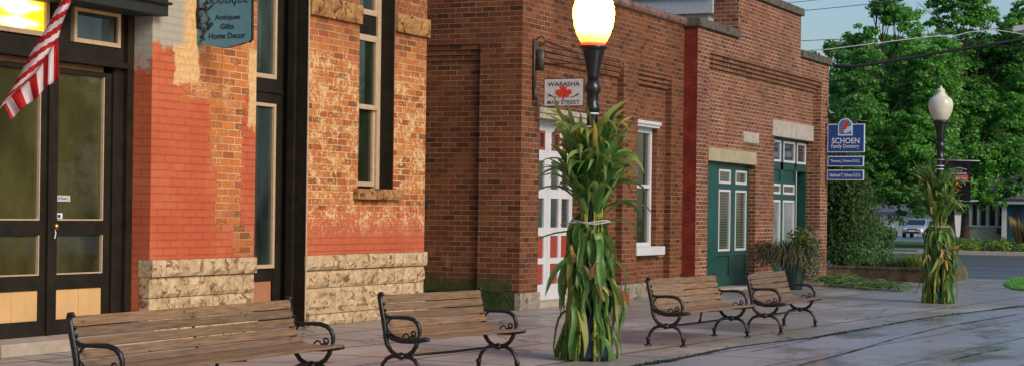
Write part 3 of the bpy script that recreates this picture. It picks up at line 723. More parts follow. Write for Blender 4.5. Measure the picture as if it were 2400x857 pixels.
# teal door with two tall panes
YT = .07
xa, xb = O1a, O1b; dx0, dx1 = Yp(1676, 450, YT).x, Yp(1757, 450, YT).x
tf = MB(); tf.box(xa, dx0, YT-.04, YT+.1, 0, L1z0); tf.build('door_frame', M['tealdark'], Cc); tf = MB(); tf.box(dx1, xb, YT+.0, YT+.1, .0, L1z0); tf.build('door_frame', M['tealdark'], Cc)
def X(px, y=YT): return Yp(px, 450, y).x
d = MB(); d.box(dx0, dx1, YT+.03, YT+.08, .06, L1z0)
zc = [(.12, .30), (.98, 1.12), (2.33, 2.42), (2.60, 2.66)]; mid = (dx0+dx1)/2; sw = (dx1-dx0)*.10
d.box(dx0, dx0+sw, YT, YT+.03, .06, L1z0); d.box(dx1-sw, dx1, YT, YT+.03, .06, L1z0); d.box(mid-sw*.7, mid+sw*.7, YT, YT+.03, .06, L1z0)
for a, b in ((.06, .28), (.70, .80), (2.10, 2.22), (2.52, 2.66)):
    d.box(dx0+sw, mid-sw*.7, YT, YT+.03, a, b); d.box(mid+sw*.7, dx1-sw, YT, YT+.03, a, b)
od = d.build('door', M['teal'], Cc, bevel=.004)
ws = MB(); gl = MB()
for a, b in ((dx0+sw, mid-sw*.7), (mid+sw*.7, dx1-sw)):
    for z0, z1 in ((.80, 2.10), (2.22, 2.52)):
        frame_rect(ws, a+.002, b-.002, z0+.002, z1-.002, YT-.006, YT+.024, .045); gl.face([(a, YT+.022, z0), (b, YT+.022, z0), (b, YT+.022, z1), (a, YT+.022, z1)])
ws.build('white_bead', M['whitepaint'], od); gl.build('pane', M['glass_blinds'], od)
B(O1a, O1b-.02, YP-.25, YT, 0, .06).build('door_step', M['stepstone'], Cc)
# second, larger teal front with transoms and a side door
YS = .06; sx0, sx1 = O2a, O2b
jm = Yp(1864, 450, YS).x; e1 = Yp(1889, 450, YS).x
t = MB(); t.box(sx0, sx1, YS+.03, YS+.1, 2.72, L2z0+.0); t.box(sx0, jm, YS+.03, YS+.1, .06, 2.72); t.box(sx0, sx1, YS, YS+.03, 2.62, 2.80); t.box(sx0, sx1, YS, YS+.03, 3.30, L2z0)
t.box(jm-.09, jm, YS-.02, YS+.1, .06, 2.72)
xs = [sx0, Yp(1829, 450, YS).x, Yp(1835, 450, YS).x, Yp(1862, 450, YS).x, Yp(1866, 450, YS).x, e1]
for a, b in ((xs[1], xs[2]), (xs[3], xs[4])): t.box(a, b, YS, YS+.03, .06, 3.3)
for z0, z1 in ((2.30, 2.36), (1.93, 2.06), (.06, .7)): t.box(xs[0], xs[1], YS, YS+.03, z0, z1); t.box(xs[2], xs[3], YS, YS+.03, z0, z1)
t.box(e1, sx1, YS+.002, YS+.1, .06, L2z0) if sx1 > e1+.01 else None
ot = t.build('shopfront', M['teal'], Cc, bevel=.004)
ws = MB(); gl = MB(); gb = MB(); PN = []
for a, b in ((xs[0], xs[1]), (xs[2], xs[3])):
    for z0, z1, g_ in ((.7, 1.93, gb), (2.06, 2.30, gl), (2.80, 3.30, gl)):
        frame_rect(ws, a+.003, b-.003, z0+.003, z1-.003, YS-.006, YS+.022, .05); g_ = MB(); PN.append((g_, z1 < 2)); g_.face([(a, YS+.02, z0), (b, YS+.02, z0), (b, YS+.02, z1), (a, YS+.02, z1)])
a, b = xs[4], e1-.05
frame_rect(ws, a+.03, b-.003, 2.80, 3.30, YS-.006, YS+.022, .05); gl.face([(a+.03, YS+.02, 2.8), (b, YS+.02, 2.8), (b, YS+.02, 3.3), (a+.03, YS+.02, 3.3)])
ws.box(jm, jm+.04, YS-.02, YS+.03, .06, 2.62)
ws.build('white_bead', M['whitepaint'], ot); gl.build('pane', M['glass_blue'], ot)
M['glass_curtain'] = mat_glass('window_with_pale_curtain', (.34, .38, .40), .4)
for g_, q_ in PN: g_.build('pane', M['glass_curtain' if q_ else 'glass_blue'], ot)
B(jm+.04, sx1, YS+.32, YS+.38, .06, 2.62).build('side_door', M['tealdark'], Cc)
B(sx1-.02, sx1, YS+.1, YS+.32, .06, 2.62).build('door_reveal', M['teal'], Cc)
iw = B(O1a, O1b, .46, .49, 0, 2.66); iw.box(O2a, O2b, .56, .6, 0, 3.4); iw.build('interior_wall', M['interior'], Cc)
ai = Yp(1938, 400, -.9)
# rooftop seen past the parapet
rb = thing('distant_rooftop', 'flat grey metal rooftop edge seen above the tiled coping and beside the stepped parapet', 'rooftop', (57, 9, 0))
m_ = MB(); m_.box(54, 60, 6.5, 16, 7.95, 8.45); m_.box(53.9, 60.1, 6.4, 16.1, 8.45, 8.58); m_.build('roof_edge', M['siding'], rb)
B(54.2, 59.8, 6.7, 15.8, 0, 7.95).build('wall', M['creamwall'], rb)
# black fixture on the alley side of building A
ub = thing('wall_fixture', 'small black fixture with a pale bracket on the alley corner of the salmon storefront', 'wall fixture', (23.8, .72, 1.55))
MB().lathe([(.02, 0), (.07, .02), (.085, .12), (.075, .26), (.03, .33), (.01, .34)], (23.86, .74, 1.55), 12).build('housing', M['iron'], ub, smooth=True)
MB().tube([(23.795, .70, 1.46), (23.83, .70, 1.45), (23.86, .74, 1.55)], .014).build('bracket', M['creamwood'], ub)
# ================================================================== park benches
def make_bench(L, label, loc, rz, first=None, mid=False):
    root = thing('park_bench', label, 'bench', loc, 'slatted park benches along the pavement', rz)
    # side profile: a = towards the street (local -Y), h = height
    def P(x, a, h): return (x, -a, h)
    def iron(x):
        m = MB()
        m.tube([P(x, -.012, .775), P(x, .0, .74), P(x, .022, .64), P(x, .045, .54), P(x, .06, .46), P(x, .065, .40), P(x, .085, .33), P(x, .13, .275), P(x, .185, .245), P(x, .24, .235)],
               [.022, .027, .028, .027, .026, .024, .022, .021, .021, .022], 8)
        m.tube([P(x, -.02, .765), P(x, -.008, .79), P(x, .02, .795), P(x, .035, .78)], [.016, .022, .018, .010], 8)
        m.tube([P(x, .24, .235), P(x, .32, .25), P(x, .375, .285), P(x, .41, .335), P(x, .43, .39)], [.022, .021, .021, .022, .02], 8)
        m.tube([P(x, .07, .43), P(x, .14, .392), P(x, .24, .375), P(x, .36, .378), P(x, .47, .39), P(x, .55, .40)], [.02, .024, .026, .026, .024, .018], 8)
        m.tube([P(x, .24, .235), P(x, .15, .235), P(x, .08, .205), P(x, .035, .15), P(x, .015, .085), P(x, .01, .02)], [.022, .021, .019, .018, .019, .022], 8)
        m.tube([P(x, .24, .235), P(x, .33, .235), P(x, .395, .205), P(x, .44, .15), P(x, .46, .085), P(x, .465, .02)], [.022, .021, .019, .018, .019, .022], 8)
        for a in (.01, .465):
            m.lathe([(.018, 0), (.028, .01), (.028, .035), (.018, .045)], P(x, a, .06), 10)
            m.box(x-.045, x+.045, -a-.028, -a+.028, 0, .016)
        m.lathe([(.01, -.035), (.04, -.02), (.055, 0), (.04, .02), (.01, .035)], P(x, .24, .235), 12)
        m.lathe([(.005, -.02), (.022, 0), (.005, .02)], P(x, .31, .243), 8); m.lathe([(.005, -.02), (.022, 0), (.005, .02)], P(x, .17, .243), 8)
        for a, h in ((.043, .70), (.058, .645), (.07, .60)): m.lathe([(.004, -.016), (.014, 0), (.004, .016)], P(x, a, h), 8)
        return m
    def arm(x):
        m = MB()
        m.tube([P(x, .035, .62), P(x, .06, .60), P(x, .09, .585), P(x, .14, .580), P(x, .24, .585), P(x, .32, .585), P(x, .385, .568), P(x, .425, .535), P(x, .445, .49), P(x, .447, .445), P(x, .44, .41), P(x, .455, .39)],
               [.012, .014, .015, .016, .018, .02, .021, .021, .020, .018, .017, .02], 8)
        m.tube([P(x, .14, .580), P(x, .10, .555), P(x, .078, .515), P(x, .09, .47), P(x, .13, .43), P(x, .19, .405), P(x, .26, .395)], [.009, .011, .010, .010, .010, .011, .012], 6)
        def scroll(ca, ch, r0, t0, t1, n=14, k=.75):
            return [P(x, ca+r0*(1-k*i/n)*cos(t0+(t1-t0)*i/n), ch+r0*(1-k*i/n)*sin(t0+(t1-t0)*i/n)) for i in range(n+1)]
        m.tube(scroll(.375, .445, .032, -2.3, 1.9*pi-.9, 14, .6)[::-1]+[P(x, .33, .405)], .0085, 6)
        m.tube([P(x, .26, .397), P(x, .265, .425), P(x, .29, .442), P(x, .32, .435), P(x, .335, .405)], .0085, 6)
        return m
    xs = [0, L]
    for x in xs:
        io = iron(x).build('end_iron', M['iron'], root, True, True); arm(x).build('armrest', M['iron'], io, True, True)
    MB().tube([P(0, .24, .235), P(L*.5, .24, .228), P(L, .24, .235)], .013, 8).build('stretcher', M['iron'], root, True, True)
    if mid:
        m = MB(); m.tube([P(L/2, .02, .74), P(L/2, .04, .6), P(L/2, .075, .46), P(L/2, .12, .40), P(L/2, .3, .375), P(L/2, .52, .395)], .014, 6)
        m.tube([P(L/2, .26, .37), P(L/2, .25, .30), P(L/2, .235, .235)], [.018, .012, .02], 6); m.build('middle_support', M['iron'], root, True, True)
    sl = [(.018, .745, 80), (.038, .668, 80), (.058, .590, 78), (.080, .512, 74), (.125, .442, 38), (.200, .410, 12), (.277, .399, 3), (.355, .400, -2), (.433, .405, -3), (.512, .409, -1)]
    for i, (a, h, ang) in enumerate(sl):
        t = radians(ang); wd = .069 if i else .074; th = .022
        dirw = Vector((0, cos(t), sin(t))); nrm = Vector((0, -sin(t), cos(t)))   # local +Y is backwards
        m = MB(); n = 10; vs = []; fs = []
        off = Vector((0, -a, h)); w_ = rnd.uniform(-.002, .002)
        for k in range(n+1):
            xx = -.005+(L+.01)*k/n; bow = .0035*sin(k*1.7+i)*rnd.uniform(.4, 1)
            for sx, sy in ((-1, -1), (1, -1), (1, 1), (-1, 1)):
                vs.append(Vector((xx, 0, 0))+off+dirw*(sx*wd/2)+nrm*(sy*th/2+bow+w_))
        for k in range(n):
            for q in range(4): fs.append((k*4+q, k*4+(q+1) % 4, (k+1)*4+(q+1) % 4, (k+1)*4+q))
        fs += [(3, 2, 1, 0), (n*4, n*4+1, n*4+2, n*4+3)]
        m.add(vs, fs); m.build('slat', M['wood'], root, local=True, bevel=.004)
    return root
def bench_at(p0, p1, label, mid=False):
    a = G(*p0, .775); b = G(*p1, .775); a.z = b.z = 0; d = b-a; rz = atan2(d.y, d.x)
    return make_bench(d.length, label, a, rz, mid=mid)
bench_at((165, 742), (675, 703), 'long slatted bench in front of the salmon storefront doors, cut off at bottom left', True)
bench_at((892, 692), (1122, 680), 'slatted bench between the stone pier and the first corn bundle, by the mossy alley wall')
bench_at((1519, 655), (1674, 645), 'slatted bench just right of the tall corn bundle, before the white sash window', True)
bench_at((1752, 642), (1837, 634), 'slatted bench in front of the potted plants and teal door, smallest and farthest one')

# ================================================================== street lamps
def street_lamp(p, label, lit, hs=1.0):
    root = thing('street_lamp', label, 'street lamp', p, 'acorn-globe street lamps')
    o = (p[0], p[1], 0)
    m = MB(); m.lathe([(.23, 0), (.235, .06), (.215, .10), (.20, .14), (.19, .20), (.15, .26), (.12, .34), (.10, .44), (.085, .50)], o, 16, ribs=8, rd=.03)
    m.build('base', plain('lamp_base_blue_black', (.012, .017, .024), .35, .6) if lit else M['blackpost'], root, True)
    m = MB(); m.lathe([(.085, .5), (.066, .62), (.062, 1.6), (.060, 2.6), (.060, 2.62), (.078, 2.64), (.078, 2.69), (.063, 2.71), (.063, 2.82), (.085, 2.84), (.088, 2.90), (.068, 2.93), (.060, 2.97)], o, 16)
    m.build('post', M['blackpost'], root, True)
    m = MB(); m.lathe([(.060, 2.97), (.064, 3.02), (.085, 3.14), (.118, 3.27), (.125, 3.29), (.145, 3.30), (.150, 3.325), (.135, 3.34)], o, 24, ribs=12, rd=.02)
    m.build('globe_holder', M['blackpost'], root, True)
    prof = [(.112, 3.335), (.135, 3.37), (.175, 3.46), (.208, 3.57), (.222, 3.68), (.218, 3.77), (.198, 3.84), (.165, 3.885), (.135, 3.90), (.128, 3.92), (.10, 3.95), (.075, 3.99), (.068, 4.02), (.078, 4.035), (.072, 4.06), (.045, 4.09), (.018, 4.13), (.012, 4.16), (.0, 4.17)]
    prof = [(a, 3.335+(b-3.335)*(.93 if lit else .78)) for a, b in prof]; m = MB(); m.lathe(prof, o, 28); g = m.build('globe', M['globe_lit'] if lit else M['globe_off'], root, True)
    return root
LP1 = G(1381, 842); LP1.z = 0; LP2 = G(2199, 709); LP2.z = 0
l1 = street_lamp(LP1, 'lit street lamp with a glowing globe rising out of the nearer corn bundle', True)
l2 = street_lamp(LP2, 'unlit frosted street lamp rising out of the farther corn bundle, in front of the trees', False)
def straps(root, p, zs, r=.064):
    for z in zs:
        m = MB(); m.lathe([(r, z), (r+.006, z+.003), (r+.006, z+.016), (r, z+.019)], (p.x, p.y, 0), 14)
        m.build('strap', M['signwhite'], root, True)
straps(l1, LP1, (2.60, 2.46, 2.40, 2.30)); straps(l2, LP2, (2.62, 2.50, 2.44), .064)
bx = MB(); c = LP1+Vector((.02, -.02, 2.55))
bx.prism([c+Vector((0, -.07, 0)), c+Vector((0, -.20, .12)), c+Vector((0, -.235, .10)), c+Vector((0, -.15, -.02)), c+Vector((0, -.12, -.16)), c+Vector((0, -.07, -.18))], (.09, 0, 0))
bx.build('flag_holder', M['blackpost'], l1, bevel=.006)
bx = MB(); c = LP2+Vector((.0, 0, 2.55)); bx.tube([c+Vector((0, -.06, 0)), c+Vector((0, -.13, .05)), c+Vector((0, -.20, .12))], [.02, .015, .01], 6); bx.tube([c+Vector((0, -.06, -.1)), c+Vector((0, -.14, .04))], .008, 5)
bx.build('flag_holder', M['brownwood'], l2, True)
# banner on the far lamp
ban = thing('street_banner', 'black street banner with white lettering and a coral band, hanging from the far lamp', 'banner', (LP2.x, LP2.y-.1, 1.9))
bn = MB(); bz0, bz1 = 1.88, 2.60; by0, by1 = LP2.y-.10, LP2.y-.56; xx = LP2.x
n = 12
for i in range(n):
    a0 = i/n; a1 = (i+1)/n; f_ = lambda a: xx+.015*sin(a*5)
    ya = by0+(by1-by0)*a0; yb = by0+(by1-by0)*a1
    bn.add([(f_(a0)-.004, ya, bz0), (f_(a1)-.004, yb, bz0), (f_(a1)-.004, yb, bz1), (f_(a0)-.004, ya, bz1), (f_(a0)+.004, ya, bz0), (f_(a1)+.004, yb, bz0), (f_(a1)+.004, yb, bz1), (f_(a0)+.004, ya, bz1)],
           [(0, 3, 2, 1), (4, 5, 6, 7), (3, 7, 6, 2), (0, 1, 5, 4)])
bn.build('cloth', M['bannerblack'], ban)
MB().tube([(xx, LP2.y-.04, bz1+.015), (xx, by1-.16, bz1+.0)], .011).build('banner_arm', M['siding'], ban, True); MB().tube([(xx, LP2.y-.04, bz0), (xx, by1-.14, bz0)], .010).build('banner_arm', M['siding'], ban, True)
cy_ = (by0+by1)/2; pr = MB(); fx = xx-.026
put_text(pr, 'WABASHA', (fx, cy_, 2.375), RX, UPV, .33, .045, 0, bold=.01); put_text(pr, 'MAIN  STREET', (fx, cy_, 2.425), RX, UPV, .18, .018, 0)
arc = [(fx, cy_+.16-.32*i/10, 2.44+.035*sin(pi*i/10)) for i in range(11)]; pr.tube(arc, .004, 4)
pr.obox((fx+.003, cy_, 2.285), (.004, 0, 0), (0, .38, 0), (0, 0, .115), 1)
put_text(pr, 'Wabasha', (fx-.003, cy_, 2.285), RX, UPV, .30, .055, 0, shear=.35)
for k, (dy, dz, s_) in enumerate(((.0, 2.18, .05), (-.05, 2.14, .04), (.06, 2.12, .045), (.0, 2.08, .04), (.03, 2.03, .03))):
    pr.obox((fx+.002, cy_+dy, dz), (.004, 0, 0), (0, s_*1.3, s_*.5), (0, -s_*.4, s_), 1 if k % 2 else 2)
pr.build('print', [M['signwhite'], M['bannerpink'], M['banneryellow']], ban)

# ================================================================== corn shocks
seedk = 0
def leafstrip(mb, path, w, m=0, twist=0, fold=.3):
    global seedk; seedk += 1.7
    n = len(path)-1; vs = []; fs = []
    side0 = None
    for i, p in enumerate(path):
        t = (path[min(i+1, n)]-path[max(i-1, 0)])
        if t.length < 1e-6: t = Vector((0, 0, -1))
        t.normalize(); s_ = t.cross(Vector((0, 0, 1)))
        if s_.length < .15: s_ = side0.copy() if side0 is not None else Vector((1, 0, 0))
        s_.normalize()
        if side0 is not None and s_.dot(side0) < 0: s_ = -s_
        side0 = s_.copy()
        s_ = Matrix.Rotation(twist*i/n, 3, t) @ s_
        q = s_.cross(t).normalized()
        ww = w*min(1, .5+i/n*2.4)*(1-(i/n)**3.6)+.001; p = p+Vector((noise.noise(p*3+Vector((seedk, 0, 0))), noise.noise(p*3+Vector((0, seedk, 9))), 0))*.13*(i/n)
        vs += [p-s_*ww/2+q*ww*fold, p, p+s_*ww/2+q*ww*fold]
    for i in range(n):
        a = i*3; fs += [(a, a+1, a+4, a+3), (a+1, a+2, a+5, a+4)]
    mb.add(vs, fs, m)
def corn_shock(p, label, nst, rb, rw, rt, hw, ht, seed, dry=.12, lean=0, leafw=.075, topw=1.0, back=None):
    r = random.Random(seed); root = thing('corn_shock', label, 'corn shock', p, 'bundles of corn stalks tied to the lamps')
    p = Vector(p)
    for i in range(nst):
        az = tau*i/nst+r.uniform(-.25, .25); k = r.uniform(.65, 1.05)
        base = p+Vector((cos(az)*rb*k, sin(az)*rb*k, 0)); az2 = az+r.uniform(-.4, .4); waist = p+Vector((cos(az2)*rw*r.uniform(.6, 1.0), sin(az2)*rw*r.uniform(.6, 1.0), hw))
        H = ht*r.uniform(.84, 1.0); az3 = az+r.uniform(-.5, .5); rr = rt*r.uniform(.2, .62)
        top = p+Vector((cos(az3)*rr+lean, sin(az3)*rr, H))
        pts = [base.lerp(waist, t) for t in (0, .25, .5, .75)]+[waist]+[waist.lerp(top, t)+Vector((0, 0, 0)) for t in (.35, .7, 1)]
        m = MB(); m.tube(pts, [.019, .018, .017, .015, .013, .010, .008, .004], 6, 0)
        for q in range(5):
            z = pts[0].lerp(waist, .08+q*.17); m.tube([z-Vector((0, 0, .008)), z+Vector((0, 0, .008))], .019, 6, 0)
        out0 = Vector((cos(az), sin(az), 0)); nl = 19
        for j in range(nl):
            t = j/nl+r.uniform(-.03, .03); t = max(.1, min(.99, t)); zz = t*H
            if zz < hw: o = base.lerp(waist, zz/hw)
            else: o = waist.lerp(top, (zz-hw)/(H-hw))
            a = az+r.uniform(-1.4, 1.4); out = Vector((cos(a), sin(a), 0)); L = r.uniform(.40, .78)
            path = [o.copy()]; pos = o.copy()
            if zz > hw+.05:       # up and out, the end bending over
                el = r.uniform(1.0, 1.5)*topw; drop = r.uniform(.0, .25) if r.random() < .62 else r.uniform(.35, .8)
                st = L/8
                for q in range(8):
                    e = el-drop*(q/7)**1.8*5.0*.8; e = max(e, -1.35)
                    pos = pos+(out*cos(e)+Vector((0, 0, sin(e))))*st; path.append(pos.copy())
            else:                 # hanging down the outside of the bundle
                if zz < .75 and r.random() < .8: continue
                if r.random() < .2: continue
                e0 = r.uniform(-.5, 1.0); st = L/8*r.uniform(.8, 1.5); bow = r.uniform(.1, .5)*(1 if r.random() < .88 else 2.0)
                for q in range(8):
                    e = e0-(q/7)**.5*2.3; e = max(e, -1.45-.12*r.random())
                    pos = pos+(out*cos(e)*bow+Vector((0, 0, sin(e))))*st
                    if pos.z < .015: pos.z = .015
                    path.append(pos.copy())
            mi = 2 if r.random() < dry*(1.5 if zz < hw else .7) else 1
            leafstrip(m, path, leafw*r.uniform(.6, 1.3), mi, r.uniform(-1.2, 1.2))
        m.build('corn_stalk', [M['stalk'], M['corn'], M['corn_dry']], root, True)
    return root
S1 = corn_shock(LP1, 'tall green corn bundle tied with pale twine round the lit lamp post, nearest and greenest', 34, .27, .12, .36, 1.46, 2.40, 3, .10, leafw=.085)
S2 = corn_shock(LP2, 'smaller yellowing corn bundle round the unlit lamp post, farther away in front of the trees', 34, .28, .12, .42, 1.40, 2.28, 11, .24, leafw=.08)
r = random.Random(77); xl = MB()
def outl(o, az, el, L, drop, w, mi=0):
    out = Vector((cos(az), sin(az), 0)); pos = Vector(o); path = [pos.copy()]
    for q in range(10):
        e = el-drop*(q/9)**1.6; pos = pos+(out*cos(e)+Vector((0, 0, sin(e))))*(L/10); path.append(pos.copy())
    leafstrip(xl, path, w, mi, r.uniform(-.6, .6))
AL = atan2(-RT[1], -RT[0]); AR = atan2(RT[1], RT[0])
for az, z, el, L, dp, w in ((AL, 1.36, -.05, .55, .6, .05), (AR, 1.50, .9, .62, 2.3, .08), (AR+.3, 1.75, .7, .62, 2.0, .075), (AR-.4, 1.9, .9, .62, 2.4, .08), (AR+.1, 1.60, .5, .5, 2.2, .07), (AL+.3, 1.8, .9, .6, 1.4, .06), (AL-.3, 1.65, .8, .62, 1.7, .065), (AL, 1.95, .9, .5, 1.6, .055), (AL+.2, .60, -1.0, .6, .5, .06), (AR, 1.42, .6, .42, 2.6, .06)):
    outl(LP1+Vector((cos(az)*.12, sin(az)*.12, z)), az, el, L, dp, w)
xl.build('loose_leaves', M['corn'], S1, True)
tw = MB(); 
for k, z in enumerate((1.455, 1.47)):
    tw.tube([LP1+Vector((.205*cos(a), .205*sin(a), z+.012*sin(a*3+k))) for a in [tau*i/20 for i in range(21)]], .008, 6)
tw.tube([LP1+Vector((-.19, .08, 1.46)), LP1+Vector((-.18, .22, 1.45)), LP1+Vector((-.15, .29, 1.43))], .006, 5)
tw.build('twine', M['twine'], S1, True)
tw = MB(); tw.tube([LP2+Vector((.18*cos(a), .18*sin(a), 1.40)) for a in [tau*i/20 for i in range(21)]], .008, 6); tw.build('twine', M['twine'], S2, True)
def ear(root, c, d, s=1.0, seed=1):
    r = random.Random(seed); c = Vector(c); d = Vector(d).normalized(); m = MB()
    m.tube([c, c+d*.04*s, c+d*.10*s, c+d*.16*s, c+d*.19*s], [.012*s, .026*s, .026*s, .018*s, .004], 8); e = m.build('corn_ear', M['ear'], root, True)
    h = MB()
    for k in range(7):
        q = Vector((r.uniform(-1, 1), r.uniform(-1, 1), r.uniform(-1, 1))).normalized()
        leafstrip(h, [c, c+d*.05*s+q*.03*s, c+d*.10*s+q*.055*s, c+d*.13*s+q*.08*s-Vector((0, 0, .02))], .045*s, 0)
    h.build('husk', M['husk'], e, True)
vd = Vector((-.80, -.60, 0))      # towards the onlooker
ear(S1, LP1+Vector((-.22, .10, 1.02)), (-.2, .1, 1), 1.1, 4); ear(S1, LP1+Vector((-.24, -.10, .86)), (-.1, -.25, .6), 1.2, 5); ear(S1, LP1+Vector((-.20, -.16, .82)), (-.1, -.4, -.8), 1.1, 6)
ear(S2, LP2+Vector((-.24, -.10, 1.0)), (-.2, -.3, -.5), 1.2, 7); ear(S2, LP2+Vector((-.20, -.20, .95)), (-.1, -.4, .2), 1.3, 8); ear(S2, LP2+Vector((-.25, .15, .9)), (-.2, .2, -.6), 1.1, 9)
ear(S2, LP2+Vector((-.22, -.16, .8)), (-.1, -.2, -.8), 1.1, 10)
# loose pile of corn leaves by the planter
pile = thing('corn_leaf_pile', 'pile of cut corn leaves lying on the pavement by the stone planter edge', 'leaf pile', (39.5, -2, 0))
m = MB(); r = random.Random(5); pa_, pb_ = G(1950, 668), G(2112, 682)
for i in range(230):
    t = r.random()**1.2; c = pa_.lerp(pb_, t)+Vector((r.gauss(0, .28), r.gauss(0, .22), 0)); hgt = .22*(1-t)**.7*max(0, 1-abs(r.gauss(0, .6)))
    a = r.uniform(0, tau); out = Vector((cos(a), sin(a), 0)); L = r.uniform(.3, .6); path = []
    for q in range(6): path.append(c+out*(L*q/5)+Vector((0, 0, .02+hgt+.06*sin(pi*q/5)-hgt*q/6)))
    leafstrip(m, path, .07, 0 if r.random() < .85 else 1, r.uniform(-.6, .6))
m.build('leaves', [M['corn'], M['pot_leaf']], pile, True)

# ================================================================== hanging signs
sx = 17.9
sg = thing('hanging_sign', 'dusty blue shop sign with a dark berry branch and scalloped bottom, on the salmon pier', 'shop sign', (sx, .65, 3.5))
y_l, y_r = .855-.05, -.13
def bq(px, py, x=sx): return Xp(px, py, x)
out = [bq(430, -60), bq(592, -60), bq(591, 92)]+[bq(584, 100), bq(578, 100), bq(572, 101), bq(566, 104), bq(560, 106), bq(550, 108), bq(535, 112), bq(520, 113), bq(508, 111), bq(496, 108), bq(484, 105), bq(470, 103), bq(456, 104), bq(447, 106), bq(443, 101), bq(438, 98)]+[bq(430, 97)]
dy = -.20  # keep the board clear of the pier face
out = [Vector((sx, p.y+dy*0, p.z)) for p in out]
bd = MB(); bd.prism(out, (.035, 0, 0)); bd.build('board', M['signdark'], sg)
cc = sum(out, Vector())/len(out)
inn = [Vector((sx-.003, cc.y+(p.y-cc.y)*.965, cc.z+(p.z-cc.z)*.975)) for p in out]
fb = MB(); fb.prism(inn, (.002, 0, 0)); fb.build('painted_face', M['signteal'], sg)
X0 = sx-.007
def pt(px, py): p = bq(px, py, X0); return p
def T(s_, px, py, pw, ph, mi=0, **k):
    mb = MB()
    c = pt(px, py); w_ = abs(pt(px+pw/2, py).y-pt(px-pw/2, py).y); h_ = abs(pt(px, py+ph/2).z-pt(px, py-ph/2).z); put_text(mb, s_, c, RX, UPV, w_, h_, mi, **k); mb.build('lettering', M['signdark'], sg)
T('Boutique', 532, 1, 104, 30, shear=.35); T('Antiques', 533, 42, 60, 15, bold=.02); T('Gifts', 532, 62, 32, 13, bold=.02); T('Home Decor', 532, 84, 86, 14, bold=.02)
br = MB(); rr = random.Random(3)
stems = [[(472, 98), (476, 78), (470, 55), (462, 30), (458, 0)], [(474, 88), (486, 66), (490, 45), (480, 22), (482, 5)], [(472, 70), (455, 60), (442, 55)], [(468, 48), (452, 38), (440, 30), (441, 12)], [(482, 72), (492, 60), (494, 52)]]
for s_ in stems:
    br.tube([pt(*q)+Vector((-.002, 0, 0)) for q in s_], .0045, 5)
    for a, b in zip(s_[:-1], s_[1:]):
        for k in range(5):
            t = k/5; q = (a[0]+(b[0]-a[0])*t+rr.uniform(-6, 6), a[1]+(b[1]-a[1])*t+rr.uniform(-5, 5)); c = pt(*q); s2 = rr.uniform(.009, .018)
            br.lathe([(s2*.3, -s2), (s2, 0), (s2*.3, s2)], c, 6, m=1 if rr.random() < .35 else 0)
br.build('painted_branch', [M['signdark'], plain('berry_rust', (.22, .06, .03), .7)], sg)
bk = MB(); ym = .65
bk.box(sx-.02, sx+.02, .62, .647, 3.72, 4.35); bk.tube([(sx, .63, 3.95), (sx, .5, 3.93), (sx, .42, 3.99)], .014); bk.tube([(sx, .63, 4.30), (sx, -.18, 4.30)], .014)
for y_ in (.70-.25, -.02): bk.tube([(sx+.01, y_, 4.30), (sx+.01, y_, 4.18)], .006)
bk.tube([(sx-.01, .66, 3.94), (sx-.02, .60, 3.87), (sx-.02, .62, 3.80)], [.02, .03, .015]); bk.build('bracket', M['iron'], sg, True)

wx = 26.2
ws_ = thing('hanging_sign', 'white board sign with a red maple leaf, hung from an iron wall bracket', 'street sign', (wx, 0, 3.5))
q = [Xp(1275, 186, wx), Xp(1369, 181, wx), Xp(1369, 248, wx), Xp(1276, 252, wx)]
y0, y1 = q[0].y, q[1].y; z0, z1 = (q[2].z+q[3].z)/2, (q[0].z+q[1].z)/2
b_ = MB(); b_.box(wx, wx+.03, y1, y0, z0, z1); b_.build('board', plain('dark_sign_edge', (.06, .015, .012), .6), ws_, bevel=.004)
f_ = MB(); f_.box(wx-.003, wx, y1+.014, y0-.014, z0+.014, z1-.014); f_.build('painted_face', M['signgrey'], ws_)
W_ = abs(y1-y0); Hh = z1-z0; cy = (y0+y1)/2; cz = (z0+z1)/2
t_ = MB(); put_text(t_, 'WABASHA', (wx-.006, cy, z0+Hh*.79), RX, UPV, W_*.80, Hh*.16, bold=.012); t_.build('lettering', M['signdark'], ws_); t_ = MB(); put_text(t_, 'MAIN', (wx-.006, cy+W_*.255, z0+Hh*.15), RX, UPV, W_*.29, Hh*.14, bold=.008); t_.build('lettering', M['signdark'], ws_); t_ = MB(); put_text(t_, 'STREET', (wx-.006, cy-W_*.17, z0+Hh*.15), RX, UPV, W_*.46, Hh*.14, bold=.008); t_.build('lettering', M['signdark'], ws_)
for sgn in (-1, 1):
    t_ = MB()
    t_.tube([(wx-.006, cy-sgn*.12, z0+Hh*.33), (wx-.006, cy-sgn*.19, z0+Hh*.36), (wx-.006, cy-sgn*.26, z0+Hh*.44)], .005, 5); t_.tube([(wx-.006, cy-sgn*.20, z0+Hh*.38), (wx-.006, cy-sgn*.235, z0+Hh*.40), (wx-.006, cy-sgn*.27, z0+Hh*.46)], [.004, .014, .003], 6)
    t_.build('painted_feather', M['signdark'], ws_)
LEAF = [(0, .5), (.09, .33), (.19, .39), (.155, .10), (.28, .23), (.32, .15), (.46, .18), (.42, .04), (.49, 0), (.27, -.20), (.30, -.28), (.05, -.25), (.015, -.5), (-.015, -.5), (-.05, -.25), (-.30, -.28), (-.27, -.20), (-.49, 0), (-.42, .04), (-.46, .18), (-.32, .15), (-.28, .23), (-.155, .10), (-.19, .39), (-.09, .33)]
lm = MB(); lm.prism([Vector((wx-.010, cy-a*.31, cz-.005+b*.26)) for a, b in LEAF], (.004, 0, 0)); lm.build('maple_leaf', M['leafred'], ws_)
bk = MB(); bk.box(wx-.025, wx+.025, -.05, -.01, 3.50, 4.34); bk.obox((wx, -.12, 4.0), (.03, 0, 0), (0, .16, 0), (0, 0, .34)); bk.box(wx-.018, wx+.018, -.075, -.01, 3.36, 3.56)
